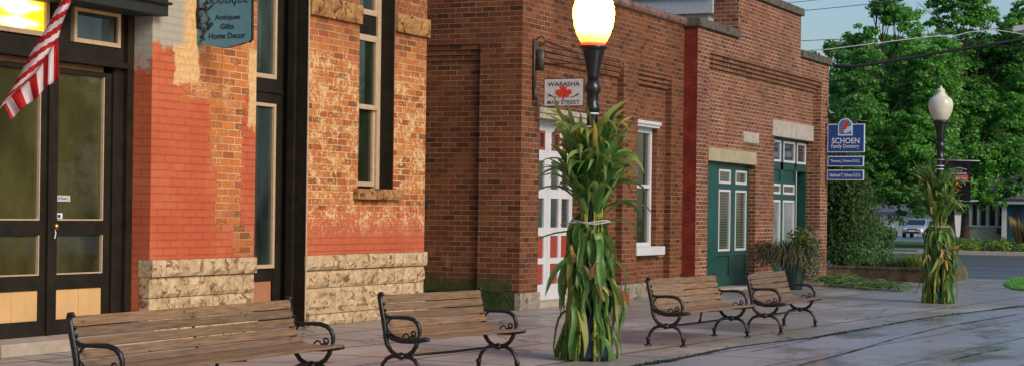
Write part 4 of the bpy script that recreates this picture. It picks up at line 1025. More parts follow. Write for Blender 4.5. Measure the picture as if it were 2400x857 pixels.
def circ(cy_, cz_, r_, a0, a1, n=16): return [(wx, cy_+r_*cos(a0+(a1-a0)*i/n), cz_+r_*sin(a0+(a1-a0)*i/n)) for i in range(n+1)]
bk.tube(circ(-.14, 4.30, .075, .3, 5.6), .014)
bk.tube([(wx, -.20, 4.31), (wx, -.45, 4.22), (wx, -.70, 4.12), (wx, -.98, 4.05)], .012)
bk.tube([(wx, -.14, 4.15), (wx, -.4, 4.10), (wx, -.7, 4.02), (wx, -.95, 3.93)], .010); bk.tube([(wx, -.16, 3.93), (wx, -.6, 3.93), (wx, -.98, 3.93)], .010); bk.tube(circ(-.99, 4.02, .035, 0, 5.2, 10), .009)
for y_ in (y0-.07, y1+.07): bk.tube([(wx+.015, y_, z1-.02), (wx+.015, y_, z1+.05), (wx+.012, y_-.01, 3.93)], .006, 6)
bk.build('bracket', M['irongrey'], ws_, True)

dx = 42.75
ds = thing('hanging_sign', 'blue dentist sign with red bird emblem and two name plates hung below it', 'dentist sign', (dx, -.28, 2.45))
def dq(px, py): return Xp(px, py, dx)
PLT = []
def plate(px0, px1, py0, py1, name):
    a = dq(px0, py0); b = dq(px1, py1); m = MB(); m.box(dx, dx+.04, b.y, a.y, b.z, a.z, 0)
    po = m.build(name, M['signwhite'], ds, bevel=.003); PLT.append(po); m = MB(); m.box(dx-.003, dx, b.y+.02, a.y-.02, b.z+.02, a.z-.02); m.build('painted_face', M['bluesign'], po); return a, b
a1_, b1_ = plate(1940, 2026, 291, 357, 'main_board'); plate(1940, 2024, 366, 390, 'name_plate'); plate(1939, 2024, 398, 422, 'name_plate')
def DT(s_, px, py, pw, ph, par, **k):
    t_ = MB(); c = dq(px, py); c.x = dx-.006; put_text(t_, s_, c, RX, UPV, pw*.01062, ph*.0104, **k); t_.build('lettering', M['signwhite'], par)
DT('SCHOEN', 1982, 330, 64, 13, PLT[0], bold=.012); DT('Family Dentistry', 1981, 344, 64, 11, PLT[0], bold=.006); DT('Thomas J. Schoen D.D.S.', 1981, 378, 68, 8, PLT[1], bold=.01); DT('Nathaniel T. Schoen D.D.S.', 1981, 410, 72, 8, PLT[2], bold=.01)
em = MB(); ex = dx-.012
def ar(cx_, py0, py1, hw_, x):
    n = 12; c = dq(cx_, py0+hw_); rad = hw_*.0105; b = dq(cx_, py1)
    return [Vector((x, c.y+rad*cos(pi*i/n), c.z+rad*sin(pi*i/n))) for i in range(n+1)]+[Vector((x, c.y-rad, b.z)), Vector((x, c.y+rad, b.z))]
em.prism(ar(1981.5, 278, 318, 17, ex), (.02, 0, 0), 0); em.prism(ar(1981.5, 280, 315, 14.5, ex-.003), (.003, 0, 0), 1)
def eq(px, py, x=ex-.006): v = dq(px, py); v.x = x; return v
em.prism([eq(1969, 311), eq(1974, 300), eq(1980, 290), eq(1984, 284), eq(1987, 281), eq(1988, 287), eq(1990, 291), eq(1985, 300), eq(1978, 304)], (.002, 0, 0), 2)
for k in range(4): em.prism([eq(1980-k, 313-k*3), eq(1997, 306-k*3), eq(1997, 304-k*3), eq(1979-k, 311-k*3)], (.002, 0, 0), 0)
em.build('emblem', [M['signwhite'], plain('emblem_blue', (.05, .20, .42), .4), M['leafred']], ds)
bk = MB()
for px in (1958, 2008):
    for (ya_, yb_) in ((355, 368), (389, 400)):
        a = dq(px, ya_); b = dq(px, yb_); bk = MB(); bk.tube([(dx+.02, a.y, a.z), (dx+.02, b.y, b.z)], .008, 6); bk.build('hanger', M['iron'], ds)
bk = MB(); bk.tube([(dx+.02, -.285, 4.35), (dx+.02, -.33, 4.2), (dx+.02, -.36, 3.9)], .012); bk.tube([(dx+.02, -.285, 3.98), (dx+.02, -1.3, 3.86)], .014)
bk.tube([(dx+.02, -.285, 3.75), (dx+.02, -.36, 3.85), (dx+.02, -.40, 3.7), (dx+.02, -.33, 3.45), (dx+.02, -.285, 3.30)], .012); bk.build('bracket', M['iron'], ds, True)

# ================================================================== flag
fg = thing('flag', 'twisted red and white striped flag hanging in front of the storefront doors', 'flag', tuple(D(150, -60, 18.4)))
FD = 18.4
def fp(px, py, d=0): return D(px, py, FD+d)
fl = MB()
left = [(150, -40), (148, -4), (133, 22), (117, 52), (100, 82), (80, 112), (62, 145), (44, 180), (28, 208), (12, 232), (0, 250), (-12, 268)]
fold = [(172, -40), (168, 0), (160, 18), (152, 38), (143, 62), (137, 88), (120, 112), (104, 140), (82, 172), (60, 196), (34, 214), (14, 238)]
def lerp2(a, b, t): return (a[0]+(b[0]-a[0])*t, a[1]+(b[1]-a[1])*t)
n = len(left)-1; NS = 66; NW = 8
def prow(L_, t): t = min(t*(len(L_)-1), len(L_)-1.0001); i = int(t); return lerp2(L_[i], L_[i+1], t-i)
vs = []; fs = []; ms = []
for i in range(NS+1):
    t = i/NS
    for j in range(NW+1):
        s_ = j/NW; q = lerp2(prow(left, t), prow(fold, t), s_); d_ = -.10*sin(pi*s_)+.03*sin(t*14+s_*3)
        vs.append(fp(q[0], q[1], d_))
for i in range(NS):
    for j in range(NW):
        a = i*(NW+1)+j; fs.append((a, a+1, a+NW+2, a+NW+1)); ms.append(int((i/NS*15+(1-j/NW)*-.9+1.3)) % 2)
i0 = len(fl.v); fl.v += [tuple(v) for v in vs]
for f, m_ in zip(fs, ms): fl.f.append(tuple(a+i0 for a in f)); fl.m.append(m_)
top2 = [(136, 84), (124, 108), (110, 134), (92, 160), (72, 186), (48, 208), (20, 226), (6, 240)]
bot2 = [(139, 184), (122, 196), (108, 202), (96, 218), (83, 234), (62, 246), (44, 262), (26, 282)]
vs = []; NA = 42; NB = 10
for i in range(NA+1):
    t = i/NA
    for j in range(NB+1):
        s_ = j/NB; q = lerp2(prow(top2, t), prow(bot2, t), s_); d_ = .04+.05*sin(t*22)*s_
        vs.append(fp(q[0], q[1], d_))
i0 = len(fl.v); fl.v += [tuple(v) for v in vs]
for i in range(NA):
    for j in range(NB):
        a = i*(NB+1)+j; fl.f.append((a+i0, a+1+i0, a+NB+2+i0, a+NB+1+i0)); fl.m.append(int(i/NA*8.5) % 2)
fo = fl.build('cloth', [M['flagred'], M['flagwhite']], fg, True)
so = fo.modifiers.new('thickness', 'SOLIDIFY'); so.thickness = .004
pz = fp(160, -40); MB().tube([pz+Vector((0, 0, .05)), Vector((pz.x+.5, .62, pz.z+.9))], .014).build('flag_pole', M['creamwood'], fg, True)

# ================================================================== small things by the fronts
rbk = thing('bollard_cap', 'small red painted block at the foot of the brown brick wall beside the corn bundle', 'red block', tuple(G(1452, 712)))
c = G(1452, 712); w_ = MB(); vs = []
for z, s_ in ((0, .135), (.2, .125), (.235, .09)):
    vs += [(c.x-s_, c.y-s_, z), (c.x+s_, c.y-s_, z), (c.x+s_, c.y+s_, z), (c.x-s_, c.y+s_, z)]
w_.add(vs, [(3, 2, 1, 0), (8, 9, 10, 11)]+[(k*4+i, k*4+(i+1) % 4, (k+1)*4+(i+1) % 4, (k+1)*4+i) for k in range(2) for i in range(4)])
w_.build('block', M['redpaint'], rbk, bevel=.012)
# folding metal frame against the pier
fx_ = Yp(1768, 600, -.2)
ff = thing('folding_frame', 'thin dark metal frame leaning on the brick between the teal door and the planter', 'metal frame', (fx_.x, -.25, 0))
m = MB(); a_ = fx_.x
m.tube([(a_+.35, -.75, .0), (a_+.16, -.68, .38), (a_-.08, -.40, .80), (a_-.13, -.33, .92)], .012, 6); m.tube([(a_+.62, -.62, .0), (a_+.40, -.55, .38), (a_+.12, -.27, .82), (a_-.02, -.22, .95), (a_-.13, -.33, .92)], .012, 6)
m.tube([(a_+.16, -.68, .38), (a_+.40, -.55, .38)], .010, 6); m.tube([(a_-.08, -.4, .80), (a_+.12, -.27, .82)], .009, 6)
m.build('frame', M['iron'], ff, True)
# planter pot with grasses and trailing leaves
pc = G(1861, 678); pc.z = 0
pt_ = thing('planter_pot', 'dark green round pot on the pavement by the far teal doors, holding two plants', 'planter', tuple(pc))
m = MB(); m.lathe([(.15, 0), (.17, .02), (.215, .25), (.26, .44), (.285, .50), (.30, .515), (.295, .555), (.25, .555), (.235, .50), (.01, .48)], tuple(pc), 28); m.build('pot', M['pot'], pt_, True)
pg = thing('potted_grass', 'arching bronze-green grass spilling over the left side of the dark green pot', 'ornamental grass', (pc.x-.05, pc.y+.12, .5))
m = MB(); r = random.Random(9)
for i in range(480):
    a = r.uniform(0, tau); o = Vector((pc.x, pc.y+.20, .52))+Vector((cos(a), sin(a), 0))*r.uniform(0, .10); out = Vector((cos(a), sin(a)+.35, 0)).normalized(); L = r.uniform(.75, 1.35); e = r.uniform(.9, 1.45); pos = o.copy(); path = [o.copy()]
    for q in range(9):
        ee = max(e-(q/8)**1.3*r.uniform(2.4, 3.2), -1.5); pos = pos+(out*cos(ee)+Vector((0, 0, sin(ee))))*(L/9); path.append(pos.copy())
    leafstrip(m, path, r.uniform(.012, .026), 0)
m.build('blades', M['bronze_grass'], pg, True)
pl_ = thing('potted_shrub', 'bushy plant with pale trailing leaves filling the right side of the dark green pot', 'potted plant', (pc.x, pc.y-.1, .5))
def leafball(mb, c, rx, ry, rz_, n, s0, s1, r, m=0, droop=0.0):
    for i in range(n):
        v = Vector((r.gauss(0, 1), r.gauss(0, 1), r.gauss(0, 1))).normalized()*(r.random()**.45)
        p = Vector((c[0]+v.x*rx, c[1]+v.y*ry, c[2]+v.z*rz_)); s_ = r.uniform(s0, s1)
        nn = (v+Vector((r.uniform(-.8, .8), r.uniform(-.8, .8), r.uniform(-.2, 1.0)))).normalized()
        a = nn.orthogonal().normalized(); a = Matrix.Rotation(r.uniform(0, tau), 3, nn) @ a; b = nn.cross(a)
        mb.add([p-a*s_*.5, p+b*s_*.32, p+a*s_*.6-Vector((0, 0, droop*s_)), p-b*s_*.32], [(0, 1, 2, 3)], m)
m = MB(); leafball(m, (pc.x, pc.y-.18, .98), .36, .38, .42, 1500, .035, .07, r, 0); leafball(m, (pc.x-.05, pc.y-.42, .62), .22, .2, .42, 600, .03, .06, r, 1); leafball(m, (pc.x-.2, pc.y-.3, .62), .16, .22, .22, 260, .03, .055, r, 1)
leafball(m, (pc.x-.22, pc.y+.0, .55), .12, .25, .12, 160, .03, .055, r, 0)
for i in range(16):
    a = r.uniform(0, tau); o = Vector((pc.x, pc.y-.2, .95)); out = Vector((cos(a)*.8, sin(a)-.5, 0)).normalized(); pos = o.copy(); path = [o.copy()]; e = r.uniform(.9, 1.4)
    for q in range(8): ee = e-(q/7)**1.5*r.uniform(1.2, 2.1); pos = pos+(out*cos(ee)+Vector((0, 0, sin(ee))))*.07; path.append(pos.copy())
    m.tube(path, [.003]*5+[.012, .014, .010, .003], 5, 2)
m.build('foliage', [M['shrub'], M['pot_leaf'], plain('pinkish_plume', (.42, .26, .20), .9, .1)], pl_)
# ================================================================== planter bed and vegetation
pw = thing('planter_wall', 'low stone edging wall of the raised bed beyond the last brick building', 'low wall', (43.9, -1.2, 0))
w0 = G(1944, 648); w1 = G(2012, 655); w2 = G(2172, 663)
m = MB(); r = random.Random(21)
for a, b in ((Vector((43.6, .6, 0)), Vector((43.75, -.85, 0))), (Vector((43.75, -.85, 0)), Vector((43.3, -2.75, 0)))):
    d = b-a; nn = Vector((-d.y, d.x, 0)).normalized()
    m.obox((a+b)/2+Vector((0, 0, .15))+nn*.0, d, nn*.22, (0, 0, .30)); m.obox((a+b)/2+Vector((0, 0, .325)), d*1.01, nn*.27, (0, 0, .05))
m.obox((45.0, -2.9, .16), (3.6, .1, 0), (0, .22, 0), (0, 0, .34))
m.build('edging', plain('edging_stone_brown', (.13, .095, .06), .85, .2, var=.5, scale=5, bump=.02), pw)
bed = MB(); bed.face([(43.75, .6, .24), (43.85, -.85, .24), (43.4, -2.75, .24), (47.2, -2.8, .24), (47.3, 8, .24), (43.75, 8, .24)]); bed = bed.build('planting_soil', plain('bed_soil', (.03, .024, .015), .95, .1, var=.6, scale=6), None); bed['kind'] = 'structure'
def crown(mb, blobs, dep, n, s0, s1, r, mats=(0,), dz=.0, flat=.55, dy=None):
    """blobs: (px, py, rx px, ry px[, depth offset]) seen at the given depth; leaves are scattered through each clump's shell"""
    k = dep/FOC; A = sum(b[2]*b[3] for b in blobs)
    for b in blobs:
        c = D(b[0], b[1], dep+(b[4] if len(b) > 4 else 0)); rx, rz = b[2]*k, b[3]*k; ry = rx*.8
        cnt = int(n*b[2]*b[3]/A); mi = r.choice(mats)
        sub = []
        for q in range(max(10, int(cnt/60))):
            v = Vector((r.gauss(0, 1), r.gauss(0, 1), r.gauss(0, 1))).normalized()*(r.uniform(.35, 1.12))
            sub.append((Vector((c.x+v.x*ry, c.y+v.y*rx, c.z+v.z*rz)), r.uniform(.20, .48)*min(rx, rz)))
        for i in range(cnt):
            sc, sr = r.choice(sub); v = Vector((r.gauss(0, 1), r.gauss(0, 1), r.gauss(0, 1))).normalized()*(r.random()**.4)
            p = sc+Vector((v.x*sr, v.y*sr*1.25, v.z*sr*flat*1.2)); s_ = r.uniform(s0, s1)
            nn = (v*.5+Vector((r.uniform(-.7, .7), r.uniform(-.7, .7), r.uniform(.1, 1.2)))).normalized()
            a = nn.orthogonal().normalized(); a = Matrix.Rotation(r.uniform(0, tau), 3, nn) @ a; bb = nn.cross(a)
            mb.add([p-a*s_*.5, p-a*s_*.05+bb*s_*.42, p+a*s_*.55, p-a*s_*.05-bb*s_*.42], [(0, 1, 2, 3)], mi)
def tree(name, label, trunk_px, dep, blobs, n, s0, s1, seed, leaf, tr=.28, branches=True, group='big leafy trees beyond the cross street', mats=None):
    r = random.Random(seed); base = D(trunk_px, 500, dep); base.z = 0
    root = thing(name, label, 'tree', tuple(base), group)
    k = dep/FOC; cs = [D(b[0], b[1], dep+(b[4] if len(b) > 4 else 0)) for b in blobs]; low = min(c.z for c in cs)
    top = max(c.z for c in cs); m = MB(); fork = base+Vector((0, 0, low*.55+.5))
    m.tube([base+Vector((0, 0, -.1)), base+Vector((0, 0, .4)), base.lerp(fork, .6), fork, fork+Vector((0, 0, (top-fork.z)*.35)), fork+Vector((0, 0, (top-fork.z)*.7))], [tr*1.5, tr, tr*.8, tr*.7, tr*.35, tr*.06], 10)
    for c in cs:
        st = fork+Vector((0, 0, (top-fork.z)*r.uniform(0, .35)))
        mid = st.lerp(c, .5)+Vector((r.uniform(-.3, .3), r.uniform(-.3, .3), r.uniform(0, .5))); m.tube([st, mid, c], [tr*.28, tr*.14, tr*.03], 6)
        for q in range(4):
            e = c+Vector((r.uniform(-1, 1), r.uniform(-1, 1), r.uniform(-.8, .8)))*.8; m.tube([mid.lerp(c, .6), e], [tr*.1, .012], 5)
    m.build('trunk', M['bark'], root, True)
    mb = MB(); crown(mb, blobs, dep, n, s0, s1, r, (0, 1) if mats else (0,)); mb.build('crown', [M[x] for x in (mats or [leaf])], root)
    return root
def fill(x0, x1, y0, y1, nx, ny, rx, ry, seed, jit=.5, zj=2.0):
    r = random.Random(seed); L_ = []
    for i in range(nx):
        for j in range(ny):
            L_.append((x0+(x1-x0)*(i+.5+r.uniform(-jit, jit)*.8)/nx, y0+(y1-y0)*(j+.5+r.uniform(-jit, jit)*.8)/ny, rx*r.uniform(.75, 1.2), ry*r.uniform(.7, 1.2), r.uniform(-zj, zj)))
    return L_
T1 = [(2090, 440, 40, 18, -1), (2140, 452, 36, 16, -1), (2180, 462, 26, 14, -1), (2050, 462, 26, 20, -1), (2215, 120, 40, 50, 2), (2210, 220, 40, 55, 2), (2215, 320, 40, 50, 2), (1960, 200, 26, 40, 1), (1955, 270, 24, 40, 1), (1965, 390, 30, 40, 1), (2035, 430, 34, 26, 1), (2000, 110, 26, 30, 1)]+fill(1975, 2215, 110, 440, 5, 7, 50, 40, 1)+[(2075, 20, 36, 36), (2060, -30, 30, 34), (2120, 45, 42, 36), (2030, 80, 36, 26), (1985, 145, 30, 22), (2100, -30, 34, 30), (2010, 260, 40, 40), (1975, 330, 32, 30), (2130, 400, 40, 24, -1), (2170, 430, 40, 22, -1), (2110, 450, 26, 16, -1)]
tree('leafy_tree', 'bright green leafy tree behind the blue dentist sign, its top reaching into the sky', 2018, 88, T1, 120000, .10, .19, 31, 'leaf_tree', mats=('leaf_tree', 'leaf_tree2'))
T2 = [(2240, 440, 44, 26, -2), (2300, 452, 46, 24, -2), (2360, 445, 40, 24, -2), (2330, 478, 36, 14, -2), (2205, 455, 30, 20, -2), (2262, 480, 30, 16, -2)]+fill(2225, 2440, 90, 410, 5, 7, 50, 42, 2)+[(2215, 10, 34, 34), (2190, -20, 26, 26), (2265, 0, 40, 34), (2300, 30, 44, 36), (2250, 60, 40, 30), (2370, 60, 40, 30), (2340, 100, 44, 30), (2400, 30, 26, 36), (2190, 70, 24, 26), (2395, 430, 26, 16, -2)]
tree('leafy_tree', 'tallest green leafy tree behind the frosted lamp globe, spreading over the cream house', 2262, 92, T2, 120000, .10, .20, 33, 'leaf_tree', mats=('leaf_tree', 'leaf_tree2'))
T3 = fill(2440, 2680, 40, 420, 4, 5, 56, 46, 3)
tree('leafy_tree', 'dark green leafy tree at the right edge of the photo', 2560, 96, T3, 16000, .18, .3, 35, 'leaf_tree2')
T4 = fill(1950, 2440, 110, 470, 9, 7, 60, 46, 4, zj=4)
tree('leafy_tree', 'deep green trees massed farther back, showing between the two bright trees', 2225, 128, T4, 80000, .22, .36, 37, 'leaf_tree2', tr=.5)
# weeping evergreen in the raised bed
def weeping(label, px, dep, seed):
    r = random.Random(seed); b = D(px, 500, dep); b.z = .2; root = thing('weeping_evergreen', label, 'tree', tuple(b)); m = MB(); tr = MB()
    Ht = 3.2; tr.tube([b, b+Vector((.02, .04, 1.2)), b+Vector((0, -.05, 2.2)), b+Vector((0, 0, Ht))], [.10, .085, .06, .02], 8)
    for i in range(150):
        z = r.uniform(1.0, Ht); a = r.uniform(0, tau); rad = (.25+.95*(1-(z/Ht))**.5)*r.uniform(.5, 1.0); out = Vector((cos(a), sin(a), 0)); o = b+Vector((0, 0, z))
        if out.y < 0: rad *= 1.1
        e = o+out*rad+Vector((0, 0, .15)); tr.tube([o, o.lerp(e, .5)+Vector((0, 0, .12)), e], [.022, .014, .007], 5)
        for j in range(7):
            s_ = o.lerp(e, r.uniform(.35, 1.05)); L = r.uniform(.4, 1.3); pts = [s_+Vector((r.uniform(-.03, .03)*q+out.x*.02*q, r.uniform(-.03, .03)*q+out.y*.02*q, -L*q/6)) for q in range(7)]
            for p in pts:
                if p.z < .26: continue
                for q in range(5):
                    d_ = Vector((r.uniform(-1, 1), r.uniform(-1, 1), r.uniform(-1.6, .1))).normalized()*r.uniform(.05, .10); sd = d_.cross(Vector((r.random(), r.random(), r.random()))).normalized()*.016
                    m.add([p-sd, p+sd, p+d_+sd*.3, p+d_-sd*.3], [(0, 1, 2, 3)])
    tr.build('trunk', M['bark'], root, True); m.build('crown', M['needle'], root)
weeping('dark weeping evergreen with drooping branches in the raised bed, right of the last brick wall', 1975, 48.0, 3)
m2 = random.Random(14)
def shrub(name, label, c, rx, ry, rz_, n, s0, s1, mat, seed, group=None, cat='shrub', up=0):
    r = random.Random(seed); root = thing(name, label, cat, tuple(c), group); m = MB()
    st = MB(); base = Vector(c)
    for i in range(7):
        a = r.uniform(0, tau); st.tube([base, base+Vector((cos(a)*rx*.4, sin(a)*ry*.4, rz_*1.1))], [.018, .006], 5)
    st.build('stem', M['bark'], root, True)
    if up:
        blades(m, c[0], c[1], n, rz_*2, up, max(rx, ry), c[2], 0, .7)
    else: leafball(m, (c[0], c[1], c[2]+rz_), rx, ry, rz_, n, s0, s1, r, 0)
    o = m.build('foliage', M[mat], root)
    return root
shrub('conifer_shrub', 'dark spreading evergreen shrub at the foot of the weeping tree', (46.4, -.1, .22), .7, .8, .36, 2000, .05, .11, 'needle', 41)
shrub('conifer_shrub', 'dark drooping evergreen shrub beside the planter, below the parked car', (49.2, .3, .0), .8, .8, .75, 2600, .06, .12, 'needle', 43)
for i, (px, py, lab) in enumerate(((2025, 645, 'low green ground-cover shrub at the left end of the stone edging'), (2062, 636, 'low green ground-cover shrub at the middle of the stone edging'), (2100, 634, 'low green ground-cover shrub near the right end of the stone edging'))):
    g = G(px, py); g.x = 44.9; g.y = Xp(px, py, 44.9).y; g.z = .22
    shrub('ground_cover_shrub', lab, g, .5, .55, .18, 900, .04, .08, 'shrub', 50+i, 'low shrubs in the raised bed')
for i, (px, lab) in enumerate(((2128, 'spiky green perennial clump left of the farther corn bundle, behind the edging'), (2148, 'spiky yellow-green perennial clump touching the farther corn bundle, behind the edging'))):
    g = Xp(px, 640, 44.6); g.z = .22; shrub('perennial_clump', lab, g, .3, .3, .22, 420, .05, .08, 'shrub_yellow' if i else 'shrub', 60+i, 'spiky perennials in the raised bed', up=.022)
g = Xp(1938, 655, 42.9); g.z = 0
# far bed of yellow-green perennials along the kerb
labs = ['leftmost', 'second', 'third', 'fourth', 'fifth', 'sixth', 'seventh', 'eighth']
for i in range(8):
    px = 2232+i*24; g = Xp(px, 590, 81.0+.5*sin(i*2.1)); g.z = 0
    shrub('perennial_bush', 'yellow-green perennial bush along the far kerb, %s from the left' % labs[i].replace('leftmost', 'first'), g, .55, .40, .30+.05*sin(i*1.7), 620, .07, .13, 'shrub_yellow' if i % 3 else 'shrub', 70+i, 'yellow-green bushes along the far kerb')
for i in range(5):
    px = 2245+i*38; g = Xp(px, 590, 84.5); g.z = 0
    shrub('tall_bush', 'taller dark green bush in front of the cream house wall, %s from the left' % ['first', 'second', 'third', 'fourth', 'fifth'][i], g, .45, .45, .36+.08*sin(i*3), 500, .08, .14, 'leaf_tree2', 90+i, 'taller bushes in front of the cream house')
g = Xp(2405, 588, 83.5); g.z = 0
pr_ = thing('plume_grass', 'tan feathery ornamental grass at the right edge of the far bed', 'ornamental grass', tuple(g)); m = MB(); r = random.Random(88)
for i in range(420):
    a = r.uniform(0, tau); o = g+Vector((cos(a), sin(a), 0))*r.uniform(0, .35); out = Vector((cos(a), sin(a), 0)); L = r.uniform(.9, 1.75); m.add([o+Vector((0, -.015, 0)), o+Vector((0, .015, 0)), o+out*L*.12+Vector((0, .02, L*.6)), o+out*L*.3+Vector((0, 0, L))], [(0, 1, 2, 3)])
m.build('blades', M['plume'], pr_)
# small round shrubs on the far lawn near the car
for i, (px, lab) in enumerate(((2078, 'small light green shrub on the far lawn, left of the silver car'), (2050, 'light green bush against the white garage, half hidden by the weeping evergreen'))):
    g = D(px, 500, 118+i*6); g.z = 0; shrub('lawn_shrub', lab, g, .9, .8, .5+.45*i, 700, .14, .26, 'shrub', 110+i)

# ================================================================== houses, garage, car
hx = 96.0
hs = thing('house', 'cream house with a row of dark porch windows and white posts behind the trees', 'house', (hx, 5, 0))
def hq(px, py, x=hx): return Xp(px, py, x)
yl = hq(2262, 500).y; yr = -2.0; zw = hq(2300, 531).z; zt = hq(2300, 474).z
B(hx, hx+.2, hq(2362, 500).y, yl, 0, zw).build('wall', M['creamwall'], hs)
h2 = B(hx+.6, hx+9, yr, yl, 0, zt+.9); h2.build('wall', M['creamwall'], hs)
m = MB(); m.box(hx-.1, hx+.25, hq(2362, 500).y, yl+.1, zw, zw+.08); m.box(hx-.2, hx+.3, yr, yl+.2, zt, zt+.22); m.build('porch_trim', M['whitepaint'], hs)
for px in (2274, 2293, 2314, 2336, 2360):
    y_ = hq(px, 500).y; B(hx, hx+.15, y_-.07, y_+.07, zw+.08, zt).build('porch_post', M['whitepaint'], hs)
for a, b in ((2276, 2291), (2296, 2312), (2317, 2333), (2339, 2357)):
    m = MB(); y0_, y1_ = hq(b, 500).y, hq(a, 500).y; m.box(hx+.55, hx+.6, y0_, y1_, zw, zt-.1); m.build('window', M['carglass'], hs)
rfm = MB(); rfm.prism([(hx-.6, yr-.5, zt+.2), (hx+4.5, yr-.5, zt+2.6), (hx+9.6, yr-.5, zt+.2)], (0, yl-yr+1.2, 0)); rfm.build('roof', M['roofing'], hs)
B(hx-.12, hx-.01, hq(2348, 540).y, hq(2337, 540).y, zw-.35, zw-.04).build('window_box', M['brownwood'], hs)
hb = thing('house_annex', 'blue-painted annex with a white corner board and dark window at the right edge', 'annex', (hx-.5, 2.5, 0))
ya, yb = -3.0, hq(2366, 500).y; B(hx-.8, hx+.5, ya, yb, 0, hq(2380, 478).z).build('wall', M['bluehouse'], hb)
B(hx-.83, hx-.6, yb, yb+.25, 0, hq(2380, 478).z).build('corner_board', M['whitepaint'], hb)
B(hx-.84, hx-.79, hq(2395, 500, hx-.8).y, hq(2378, 500, hx-.8).y, hq(2380, 520).z, hq(2380, 490).z).build('window', M['carglass'], hb)
m = MB(); m.box(hx-1.1, hx+.7, ya, yb+.4, hq(2380, 478).z, hq(2380, 472).z); m.build('roof', M['siding'], hb)
gx = 154.0
gr = thing('garage', 'long white garage wall with a low roof behind the silver car', 'garage', (gx, 23, 0))
gy0, gy1 = Xp(2230, 500, gx).y, Xp(2020, 500, gx).y
B(gx, gx+7, gy0, gy1, 0, 2.05).build('wall', M['siding'], gr)
m = MB(); m.prism([(gx-.4, gy0-.3, 2.05), (gx+3.5, gy0-.3, 2.75), (gx+7.4, gy0-.3, 2.05)], (0, gy1-gy0+.6, 0)); m.build('roof', M['roofing'], gr)
for k in range(4): y_ = gy0+(gy1-gy0)*(k+.6)/4; B(gx-.03, gx, y_-.06, y_+.06, 0, 2.05).build('batten', M['whitepaint'], gr)
g2x = 176
g2 = thing('house', 'pale two-storey house with a dark window far behind the garage', 'house', (g2x, 24, 0))
ya, yb = Xp(2158, 480, g2x).y, Xp(2105, 480, g2x).y; B(g2x, g2x+8, ya, yb, 0, 4.2).build('wall', M['siding'], g2)
m = MB(); m.prism([(g2x-.4, ya-.4, 4.2), (g2x-.4, (ya+yb)/2, 5.8), (g2x-.4, yb+.4, 4.2)], (9, 0, 0)); m.build('roof', M['roofing'], g2)
B(g2x-.05, g2x, (ya+yb)/2-.5, (ya+yb)/2+.6, 2.6, 3.5).build('window', M['carglass'], g2)
# parked car, front towards the street
cg = G(2137, 556); cg.z = 0
car = thing('parked_car', 'silver parked car facing the street in front of the white garage', 'car', tuple(cg))
def CP(x, y, z): return (cg.x+x, cg.y+y, z)
body = MB(); prof = [(0, .32), (-.02, .55), (.04, .72), (.25, .84), (1.1, .98), (1.35, 1.02), (2.0, 1.42), (2.4, 1.47), (3.5, 1.45), (4.1, 1.05), (4.35, .95), (4.4, .45), (4.2, .30)]
ny = 9; vs = []; fs = []
for j in range(ny):
    s_ = -1+2*j/(ny-1)
    for (x_, z_) in prof:
        w_ = .88-(max(0, z_-.95)*.34)-(.05 if x_ < .2 else 0); inx = .12*abs(s_)**3*(1 if x_ < .3 else 0)
        vs.append(CP(x_+inx, s_*w_, z_-(.03*s_*s_ if z_ > .6 else 0)))
P_ = len(prof)
for j in range(ny-1):
    for i in range(P_-1): a = j*P_+i; fs.append((a, a+P_, a+P_+1, a+1))
    fs.append((j*P_+P_-1, (j+1)*P_+P_-1, (j+1)*P_, j*P_))
fs.append(tuple(range(P_))); fs.append(tuple((ny-1)*P_+i for i in range(P_-1, -1, -1)))
body.add(vs, fs); body.build('body', M['carpaint'], car, True)
m = MB(); m.face([CP(1.36, -.76, 1.05), CP(1.36, .76, 1.05), CP(1.95, .66, 1.41), CP(1.95, -.66, 1.41)]); m.v = [(v[0]-.04, v[1], v[2]+.02) for v in m.v]; m.build('windscreen', M['carglass'], car)
for s_ in (-1, 1):
    m = MB(); m.face([CP(1.6, s_*.885, 1.0), CP(3.8, s_*.885, 1.02), CP(3.4, s_*.76, 1.39), CP(2.1, s_*.76, 1.38)]); m.build('side_window', M['carglass'], car)
    m = MB(); m.obox(CP(.12, s_*.62, .70), (.25, s_*.10, 0), (0, .30, 0), (0, 0, .14)); m.build('headlight', M['signwhite'], car, bevel=.03)
    m = MB(); m.obox(CP(1.5, s_*.98, 1.02), (.12, 0, 0), (0, .16, 0), (0, 0, .11)); m.build('wing_mirror', M['carpaint'], car, bevel=.02)
    for x_ in (.85, 3.5):
        m = MB(); m.lathe([(.0, -.1), (.31, -.1), (.33, -.05), (.33, .05), (.31, .1), (.0, .1)], (0, 0, 0), 16); m.v = [CP(x_+v[0], s_*.80+v[2], .33+v[1]) for v in m.v]; wo = m.build('wheel', M['tyre'], car)
        m = MB(); m.lathe([(.0, -.105), (.19, -.11), (.2, 0), (.19, .11), (.0, .105)], (0, 0, 0), 12); m.v = [CP(x_+v[0], s_*.80+v[2], .33+v[1]) for v in m.v]; m.build('rim', M['siding'], wo)
m = MB(); m.obox(CP(-.03, 0, .66), (.05, 0, 0), (0, .75, 0), (0, 0, .08)); m.obox(CP(-.03, 0, .42), (.06, 0, 0), (0, 1.2, 0), (0, 0, .13)); m.build('grille', M['carglass'], car)
B(cg.x-.07, cg.x-.04, cg.y-.25, cg.y+.25, .50, .61).build('number_plate', M['signwhite'], car)

